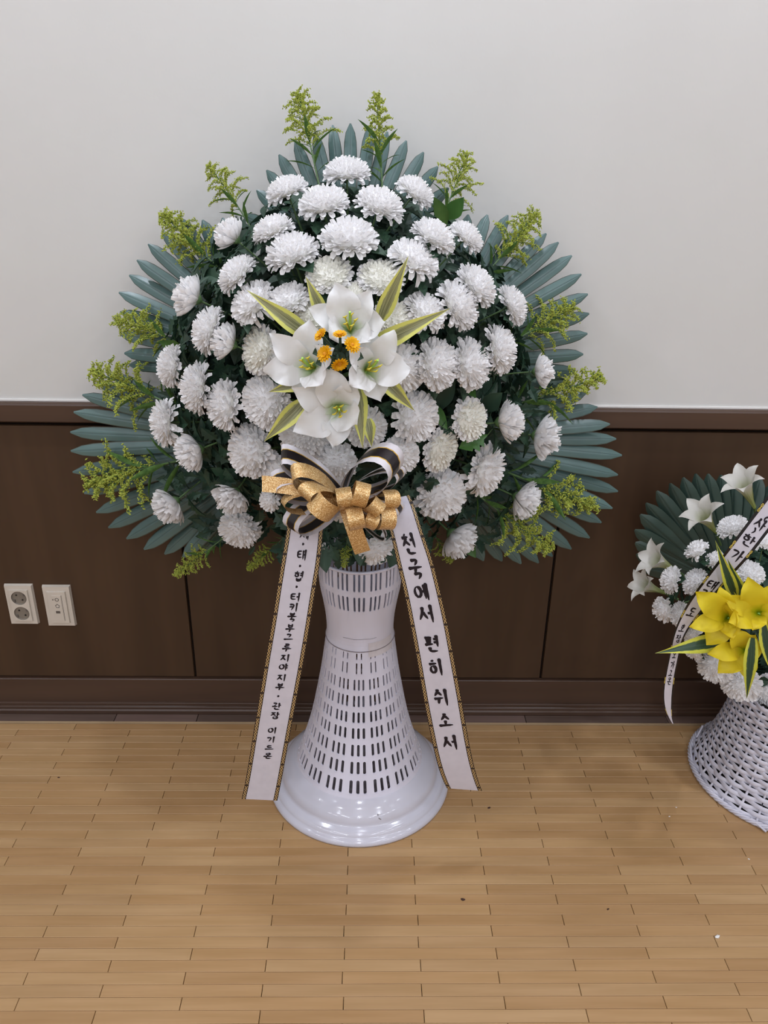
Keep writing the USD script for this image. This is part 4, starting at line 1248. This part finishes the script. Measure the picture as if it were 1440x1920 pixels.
def edges(rows, W):
    """rows: (xl, yl, xr, yr, Y): edge pixels and depth; the right edge turns away where the strip shows narrow"""
    L, R = [], []
    for xl, yl, xr, yr, Y in rows:
        a = at(xl, yl, Y); b = at(xr, yr, Y)
        w = np.linalg.norm(b - a)
        if w < W:
            b = at(xr, yr, Y + min(math.sqrt(max(W * W - w * w, 0)), 0.03))
        L.append(a); R.append(b)
    return L, R


def px_m(px, Y=-0.5):
    return px * depth(at(650, 1200, Y)) / FPX


t = thing('ribbon_streamer', 'white ribbon streamer hanging left of the pedestal with small black lettering', 'ribbon', 'lettered ribbon streamers of the large spray')
L, R = edges([(541, 962, 609, 968, -0.515), (536, 1002, 605, 1006, -0.522), (528, 1050, 600, 1054, -0.53), (520, 1100, 592, 1104, -0.535), (509, 1170, 581, 1173, -0.54), (497, 1240, 569, 1243, -0.54), (484, 1320, 554, 1323, -0.54), (471, 1400, 539, 1402, -0.538), (461, 1460, 528, 1462, -0.535), (453, 1498, 520, 1501, -0.533)], 0.0)
LT = [('세', 1002, 18), ('·', 1020, 10), ('태', 1040, 20), ('·', 1061, 10), ('협', 1080, 20), ('·', 1100, 10), ('터', 1119, 18), ('키', 1138, 18), ('북', 1157, 19), ('부', 1177, 17), ('그', 1195, 16), ('루', 1214, 17), ('지', 1233, 17), ('야', 1250, 16), ('지', 1270, 16), ('부', 1287, 16), ('·', 1305, 8), ('관', 1324, 17), ('장', 1341, 17), ('이', 1369, 16), ('기', 1386, 16), ('드', 1402, 13), ('온', 1417, 15)]
streamer('', L, R, lambda rb_: [(c, rb_.find(y), px_m(h), px_m(17 if c != '·' else 24), 0.50 if c != '·' else 0.5, px_m(3.1 if c != '·' else 5.0)) for c, y, h in LT], 0.115, 'gold_chain', t)
t = thing('ribbon_streamer', 'white ribbon streamer hanging right of the pedestal with large black lettering', 'ribbon', 'lettered ribbon streamers of the large spray')
L, R = edges([(716, 940, 768, 928, -0.50), (724, 972, 781, 960, -0.52), (733, 1005, 793, 998, -0.53), (743, 1050, 809, 1044, -0.536), (756, 1105, 824, 1101, -0.54), (769, 1170, 839, 1167, -0.542), (782, 1240, 852, 1237, -0.542), (794, 1310, 865, 1308, -0.54), (808, 1380, 877, 1379, -0.535), (821, 1435, 889, 1437, -0.528), (838, 1478, 904, 1483, -0.518)], 0.0)
RT = [('천', 1020, 42), ('국', 1067, 40), ('에', 1109, 34), ('서', 1150, 37), ('편', 1207, 38), ('히', 1250, 38), ('쉬', 1306, 38), ('소', 1350, 35), ('서', 1391, 39)]
streamer('', L, R, lambda rb_: [(c, rb_.find(y), px_m(h), px_m(26), 0.47, px_m(5.8)) for c, y, h in RT], 0.115, 'gold_chain', t)


# ------------------------------------------------------------------ bows
def loop(base, tip, odir, opening, width, pinch=0.35, n=22, twist=0.0):
    """one ribbon loop: out from base to tip and back; odir is the direction it opens in"""
    a = tip - base; Lg = np.linalg.norm(a); a = a / Lg
    o = nrm(np.asarray(odir, float) - a * (a @ np.asarray(odir, float)))
    wd0 = np.cross(a, o)
    th = np.linspace(0.0, 2 * PI, n)
    al = (1 - np.cos(th)) / 2 * Lg
    sd = np.sin(th) * np.sin(th / 2) ** 0.8 * opening * 0.62
    path = base + al[:, None] * a + sd[:, None] * o
    w = width * (pinch + (1 - pinch) * np.minimum(1, np.sin(th / 2) * 1.5))
    wd = nrm(wd0 + o * twist)
    ac = np.linspace(-0.5, 0.5, 7)
    P = path[:, None] + ac[None, :, None] * w[:, None, None] * wd
    uv = np.stack(np.broadcast_arrays((ac + 0.5)[None, :], (th / (2 * PI))[:, None]), -1)
    return MB().grid(P, uv)


def flat_strip(pts, width, wdir, n=14):
    c = spline(pts, n)
    ac = np.linspace(-0.5, 0.5, 7)
    P = c[:, None] + ac[None, :, None] * width * nrm(wdir)
    uv = np.stack(np.broadcast_arrays((ac + 0.5)[None, :], np.linspace(0, 1, n)[:, None]), -1)
    return MB().grid(P, uv)


def idir(deg, toward=0.0):
    return math.cos(math.radians(deg)) * CR + math.sin(math.radians(deg)) * CU - CW * toward


BY = -0.525
sb = thing('striped_bow', 'black and white satin bow with thin gold lines behind the gold bow', 'bow')
sw_ = px_m(60, -0.55)
B0 = at(645, 925, BY + 0.012)
for tip, od, op, tw, w in (
        ((735, 858, -0.585), idir(115, 0.5), 60, 0.0, 1.0),
        ((752, 888, -0.545), idir(100, 0.3), 34, 0.0, 0.9),
        ((528, 852, -0.55), idir(40, 0.5), 26, 0.0, 0.9),
        ((512, 905, -0.555), idir(80, 0.6), 40, 0.0, 0.95),
        ((545, 990, -0.575), idir(140, 0.8), 40, 0.0, 0.95),
        ((722, 1010, -0.545), idir(30, 0.2), 22, 0.0, 0.55),
        ((752, 960, -0.545), idir(60, 0.5), 30, 0.0, 0.8)):
    part('loop', loop(B0, at(*tip), od, px_m(op), sw_ * w, 0.4, twist=tw), 'striped_satin', sb, smooth=True)
part('knot', MB().tube([B0 + CR * 0.018, B0 - CW * 0.006, B0 - CR * 0.018], [0.008, 0.013, 0.008], 10), 'striped_satin', sb, smooth=True)
gb = thing('gold_bow', 'gold glitter ribbon bow with many curled loops below the lilies', 'bow')
gw = px_m(29, -0.56)
B1 = at(640, 938, BY - 0.022)
for tip, od, op, w, near in (
        ((550, 884, -0.60), idir(60, 0.9), 36, 1.15, 0.0),
        ((572, 922, -0.63), idir(75, 0.8), 32, 1.1, 0.0),
        ((530, 944, -0.585), idir(80, 0.4), 34, 0.9, 0.0),
        ((598, 950, -0.655), idir(140, 0.3), 44, 1.15, 0.25),
        ((646, 934, -0.625), idir(98, 0.1), 36, 0.9, 0.5),
        ((679, 926, -0.655), idir(75, 0.1), 40, 0.86, 0.75),
        ((707, 951, -0.64), idir(48, 0.1), 30, 0.8, 0.75),
        ((737, 936, -0.60), idir(90, 0.1), 32, 1.0, 0.65),
        ((668, 974, -0.655), idir(102, 0.1), 38, 0.92, 0.75),
        ((698, 977, -0.635), idir(66, 0.1), 30, 0.8, 0.75),
        ((730, 974, -0.615), idir(88, 0.1), 40, 0.92, 0.7)):
    bs = B1 + (at(tip[0], tip[1], BY) - B1) * near
    part('loop', loop(bs, at(*tip), od, px_m(op), gw * w, 0.55 if near < 0.3 else 0.85), 'gold_glitter', gb, smooth=True)
part('tail', flat_strip([at(625, 930, -0.56), at(560, 915, -0.575), at(491, 907, -0.57)], gw * 0.95, CU), 'gold_glitter', gb, smooth=True)
part('tail', flat_strip([at(648, 940, -0.56), at(662, 985, -0.58), at(680, 1036, -0.565)], gw * 0.98, nrm(CR + CU * 0.3)), 'gold_glitter', gb, smooth=True)
part('knot', MB().tube([B1 + CR * 0.014 - CW * 0.01, B1 - CW * 0.018, B1 - CR * 0.014 - CW * 0.01], [0.007, 0.011, 0.007], 10), 'gold_glitter', gb, smooth=True)

# ------------------------------------------------------------------ the second arrangement: wicker basket
KC = np.array([1.04, -0.25])
kz = np.array([0.265, 0.186, 0.144, 0.104, 0.064, 0.024, 0.0])
kr = np.array([0.140, 0.147, 0.155, 0.165, 0.176, 0.197, 0.212])
zt = 0.262
order = np.argsort(kz)
kR = lambda z: float(np.interp(z, kz[order], kr[order]))
bk = thing('wicker_basket', 'white woven wicker basket flaring to the floor at the right edge', 'basket')
NS = 30
for k in range(NS):
    a = 2 * PI * k / NS + 0.06
    part('stake', MB().tube([[KC[0] + kR(z) * math.cos(a), KC[1] + kR(z) * math.sin(a), z] for z in np.linspace(0.004, zt, 10)], 0.0032, 6), 'wicker_white', bk, smooth=True)
nrow = 28
wr = np.random.default_rng(3)
_zz = np.linspace(0.013, zt - 0.004, 200); _dl = np.r_[0, np.cumsum(np.hypot(np.diff(_zz), np.diff([kR(q) for q in _zz])))]
zrow = np.interp(np.linspace(0, _dl[-1], nrow), _dl, _zz)
for k in range(nrow):
    z = zrow[k]
    aa = np.linspace(0, 2 * PI, NS * 6 + 1)
    rr = kR(z) + 0.0038 * np.cos((aa - 0.06) * NS / 2 + (k % 2) * PI)
    zz = z + 0.0012 * np.sin(aa * 3 + wr.uniform(0, 6)) + 0.0008 * np.sin(aa * 17 + k)
    c = np.stack([KC[0] + rr * np.cos(aa), KC[1] + rr * np.sin(aa), zz], -1)
    P = []
    for i, p in enumerate(c):
        o = np.array([math.cos(aa[i]), math.sin(aa[i]), 0])
        zz_ = p[2]; slope = nrm(o * (kR(min(zz_ + 0.006, zt)) - kR(max(zz_ - 0.006, 0.0))) / 0.012 + np.array([0, 0, 1.0])); o = np.cross(slope, np.cross(o, slope))
        P.append([p + 0.0019 * math.cos(q) * o + 0.0056 * math.sin(q) * slope for q in np.arange(6) * PI / 3])
    part('weaver', MB().grid(np.array(P), closed=True), 'wicker_white', bk, smooth=True)
part('liner', MB().lathe([(kR(z) - 0.016, z) for z in np.linspace(0.002, zt - 0.004, 12)], (KC[0], KC[1], 0), 40), 'socket_dark', bk, 'dark liner behind the weave', smooth=True)
for k in range(4):                                # braided foot
    aa = np.linspace(0, 2 * PI, 241)
    rr = kR(0.006) + 0.004 + 0.0035 * np.cos(aa * 24 + k * PI / 2)
    zz = 0.0075 + 0.0042 * np.sin(aa * 24 + k * PI / 2)
    part('foot_braid', MB().tube(np.stack([KC[0] + rr * np.cos(aa), KC[1] + rr * np.sin(aa), zz], -1), 0.0033, 6), 'wicker_white', bk, smooth=True)
for a0, a1, z0, z1 in ((math.radians(158), math.radians(172), 0.022, 0.010), (math.radians(140), math.radians(146), 0.05, 0.022), (math.radians(238), math.radians(228), 0.006, 0.012)):
    q = [[KC[0] + (kR(z) + o) * math.cos(a), KC[1] + (kR(z) + o) * math.sin(a), z] for a, z, o in ((a0, z0, 0.016), ((a0 + a1) / 2, (z0 + z1) / 2, 0.010), (a1, z1, 0.005))]
    part('loose_cane', MB().tube(q, 0.0028, 6), 'wicker_white', bk, smooth=True)

# dark pleated fan
t = thing('pleated_palm_fan', 'dark green pleated palm fan behind the basket flowers', 'palm leaf')
tips = [(1204, 1062), (1194, 1040), (1192, 1018), (1191, 994), (1202, 966), (1214, 946), (1234, 924), (1258, 909), (1282, 898), (1305, 891), (1328, 890), (1352, 892), (1378, 888), (1402, 890), (1426, 896), (1450, 906)]
for i, (tx, ty) in enumerate(tips):
    q = i / (len(tips) - 1)
    a, b = at(1322 + 60 * q, 1085 - 10 * q, -0.15), at(tx, ty, -0.11)
    part('leaflet', leaflet(a, b, 33 * depth(b) / FPX, 0.5 * (1 if i % 2 else 0.6), 900 + i), 'palm_dark', t, smooth=True)
part('leaf_stalk', MB().tube([at(1352, 1090, -0.155), at(1385, 1180, -0.22)], 0.005, 8), 'stem_green', t)


def trumpet(label, base, mouth, Rpx, Yb, Ym, seed):
    t = thing('trumpet_lily', label, 'lily', 'white trumpet lilies of the basket')
    A, B = at(*base, Yb), at(*mouth, Ym)
    ax = nrm(B - A)
    F = frame(ax, CR)
    R_ = Rpx * depth(B) / FPX
    for k in range(6):
        a = k * PI / 3 + seed
        o = F[0] * math.cos(a) + F[1] * math.sin(a)
        L_ = np.linalg.norm(B - A)
        P0, P1, P2, P3 = A + o * 0.003, A + ax * L_ * 0.5 + o * R_ * 0.2, A + ax * L_ * 1.02 + o * R_ * 0.42, B - ax * L_ * 0.06 + o * R_ * (1.35 if k % 2 else 1.2)
        u = np.linspace(0, 1, 12)[:, None]
        path = (1 - u) ** 3 * P0 + 3 * u * (1 - u) ** 2 * P1 + 3 * u * u * (1 - u) * P2 + u ** 3 * P3
        tg = np.gradient(path, axis=0); tg /= np.linalg.norm(tg, axis=1, keepdims=True)
        side = np.cross(ax, o)
        up = np.cross(tg, np.broadcast_to(side, tg.shape))
        P, uv = strip(path, R_ * 1.02, side, -up, -0.16, 7, [0.14, 0.2, 0.28, 0.38, 0.5, 0.64, 0.76, 0.8, 0.72, 0.52, 0.28, 0.02], 0.02, int(seed * 10) + k)
        part('petal', MB().grid(P, uv), 'lily_trumpet', t, smooth=True)
    part('stem', MB().tube([A, A - ax * 0.05 + np.array([0, 0.02, -0.01])], 0.003, 6), 'stem_green', t, smooth=True)


trumpet('white trumpet lily highest in the basket, opening upward', (1415, 952), (1387, 893), 34, -0.22, -0.235, 0.3)
trumpet('white trumpet lily over the pleated fan, opening left', (1342, 998), (1310, 955), 34, -0.22, -0.24, 0.8)
trumpet('white trumpet lily at the left edge of the basket flowers, upper of two', (1268, 1070), (1216, 1043), 32, -0.24, -0.25, 0.1)
trumpet('white trumpet lily at the left edge of the basket flowers, lower of two', (1246, 1112), (1196, 1092), 28, -0.25, -0.26, 0.6)
BM = [
    (1372, 984, 58, 60, 110, 'dome', 'white chrysanthemum in the basket spray below the highest trumpet lily'),
    (1304, 1028, 48, 62, 125, 'small', 'white chrysanthemum in the basket spray in front of the pleated fan'),
    (1338, 1046, 40, 60, 130, 'small', 'white chrysanthemum in the basket spray half behind the ribbon'),
    (1254, 1086, 54, 66, 165, 'dome', 'white chrysanthemum in the basket spray beside the two left trumpet lilies'),
    (1299, 1088, 54, 60, 150, 'dome', 'white chrysanthemum in the basket spray left of the ribbon, upper'),
    (1241, 1145, 52, 55, 200, 'small', 'white chrysanthemum in the basket spray lowest at the left edge'),
    (1271, 1153, 50, 64, 180, 'dome', 'white chrysanthemum in the basket spray left of the ribbon, lower'),
    (1408, 1072, 54, 40, 60, 'dome', 'white chrysanthemum in the basket spray right of the ribbon above the yellow lilies'),
    (1294, 1192, 44, 55, 200, 'small', 'white chrysanthemum in the basket spray between ribbon and yellow lily'),
    (1298, 1222, 40, 55, 220, 'small', 'white chrysanthemum in the basket spray under the left-pointing striped leaf'),
    (1336, 1250, 70, 40, 215, 'dome', 'white chrysanthemum in the basket spray under the lowest yellow lily, left'),
    (1388, 1286, 74, 35, 255, 'dome', 'white chrysanthemum in the basket spray at the tip of the hanging striped leaf'),
    (1436, 1298, 70, 40, 280, 'dome', 'white chrysanthemum in the basket spray at the picture edge above the wicker'),
    (1432, 1010, 44, 50, 80, 'small', 'white chrysanthemum in the basket spray at the picture edge behind the ribbon'),
]
for px, py, d, tilt, ang, var, lab in BM:
    q = math.hypot((px - 1400) / 190, (py - 1130) / 190)
    mum(var, facing(px, py, -0.22 - 0.15 * math.sqrt(max(0, 1 - q * q)), tilt, ang, d), lab, 'white chrysanthemums of the basket spray')
YG = 'yellow lilies of the basket'
lily('yellow_lily', 'yellow lily at the left of the basket group', YG, (1366, 1158), -0.445, [(1304, 1110), (1292, 1176), (1325, 1210), (1374, 1198, -0.495), (1384, 1150, -0.495), (1350, 1100)], -0.470, 42, 'lily_yellow',
     [((1378, 1118), (1341, 1013), 24, -0.440, -0.455), ((1394, 1122), (1364, 1048), 24, -0.435, -0.445), ((1362, 1200), (1228, 1225), 34, -0.435, -0.455)], 800, 'variegated_vivid', stam=False)
lily('yellow_lily', 'yellow lily at the right of the basket group, highest', YG, (1422, 1150), -0.455, [(1402, 1082), (1356, 1118), (1366, 1166, -0.495), (1412, 1182, -0.505), (1450, 1150), (1446, 1096)], -0.475, 42, 'lily_yellow', [], 810, 'variegated_vivid', stam=False)
lily('yellow_lily', 'yellow lily at the bottom of the basket group, hanging', YG, (1398, 1218), -0.455, [(1384, 1180), (1326, 1226), (1346, 1262), (1404, 1276), (1430, 1222), (1416, 1190)], -0.485, 40, 'lily_yellow',
     [((1412, 1196), (1400, 1310), 24, -0.500, -0.505), ((1432, 1170), (1446, 1262), 24, -0.495, -0.505)], 820, 'variegated_vivid', stam=False)
# its foam and leaves
mb = MB()
KF = at(1420, 1140, -0.17)
P = np.array([[KF + np.array([0.15, 0.10, 0.15]) * [math.sin(p) * math.cos(a), -math.cos(p), math.sin(p) * math.sin(a)] for a in np.arange(28) * 2 * PI / 28] for p in np.linspace(0.02, PI - 0.4, 14)])
mb.grid(P, closed=True)
top('flower_foam', mb, 'foam_green', 'dark green foam core of the basket arrangement', 'floral foam', smooth=True)
lv = MB()
for k in range(330):
    th = lr.uniform(0, 2 * PI); ph = math.acos(1 - lr.uniform(0, 1) * 1.2)
    n = np.array([math.sin(ph) * math.cos(th), -math.cos(ph), math.sin(ph) * math.sin(th)])
    p = KF + np.array([0.15, 0.10, 0.15]) * n * lr.uniform(0.95, 1.1)
    d = nrm(n * 0.5 + nrm(np.cross(n, lr.normal(size=3))))
    lobed_leaf(lv, p, d, n, lr.uniform(0.03, 0.055), 0.7, k, 0.3)
top('foliage', lv, 'dark_leaf', 'dark green leaves filling the basket arrangement', 'foliage', kind='stuff')
t = thing('basket_ribbon', 'white ribbon with black edges running diagonally over the basket flowers', 'ribbon')
rows = [(1462, 897, 1494, 928, -0.40), (1434, 936, 1466, 966, -0.41), (1403, 977, 1438, 1001, -0.42), (1370, 1021, 1406, 1042, -0.43), (1338, 1063, 1373, 1078, -0.43), (1306, 1106, 1339, 1118, -0.43), (1283, 1142, 1312, 1152, -0.43), (1264, 1186, 1285, 1190, -0.43), (1255, 1226, 1274, 1228, -0.425), (1245, 1278, 1264, 1280, -0.42), (1243, 1310, 1261, 1312, -0.42), (1249, 1336, 1260, 1338, -0.42), (1261, 1357, 1263, 1358, -0.42)]
L, R = edges(rows, 0.0)
KT = [('(', 972, 12, 10), ('사', 982, 22, 17), (')', 996, 12, 10), ('한', 1013, 22, 20), ('가', 1040, 24, 20), ('태', 1096, 20, 17), ('권', 1113, 20, 17), ('도', 1148, 20, 17), ('회', 1178, 17, 15), ('장', 1197, 18, 15), ('오', 1228, 17, 12), ('가', 1246, 19, 14), ('고', 1262, 15, 13), ('원', 1277, 18, 13)]
VOW['ㅚ'] = VOW['ㅗ']


def _basket_text(rb_):
    res = []
    for c, y, h, w in KT:
        c2 = {'회': '호', '원': '온', '권': '건'}.get(c, c)
        res.append((c2, rb_.find(y), px_m(h, -0.4), px_m(w, -0.4), 0.5, px_m(3.0 if w > 15 else 2.5, -0.4)))
    return res


streamer('', L, R, _basket_text, 0.13, 'gold_dots', t)

# ------------------------------------------------------------------ bits on the floor
for px, py, s, ma, lab in ((917, 1515, 0.004, 'debris_dark', 'dark speck of plant on the floor right of the pedestal'), (868, 1687, 0.005, 'debris_dark', 'dark elongated crumb on the floor in front of the pedestal'),
                           (1140, 1705, 0.0028, 'debris_dark', 'tiny dark round crumb on the floor at the lower right'), (1345, 1757, 0.006, 'debris_white', 'white petal scrap on the floor at the lower right'),
                           (1268, 1514, 0.0022, 'debris_white', 'tiny white crumb on the floor left of the basket, farther one'), (1255, 1531, 0.0024, 'debris_white', 'tiny white crumb on the floor left of the basket, nearer one'),
                           (1404, 1611, 0.0026, 'debris_white', 'tiny white crumb on the floor in front of the basket'), (110, 1458, 0.003, 'debris_dark', 'dark fleck on the floor at the left')):
    d = ray(px, py); p = EYE + (0 - EYE[2]) / d[2] * d
    mb = MB()
    r = np.random.default_rng(px)
    m = trimesh.creation.icosphere(subdivisions=1)
    v = m.vertices * (1 + r.normal(0, 0.15, (len(m.vertices), 1))) * [s, s * 0.55, s * 0.35]
    v[:, 2] = np.maximum(v[:, 2], -s * 0.2)
    a = r.uniform(-0.6, 0.6)
    v = v @ np.array([[math.cos(a), math.sin(a), 0], [-math.sin(a), math.cos(a), 0], [0, 0, 1]])
    mb.add(v + p + [0, 0, s * 0.2], m.faces)
    top('plant_scrap', mb, ma, lab, 'scrap', 'scraps on the floor', smooth=True)
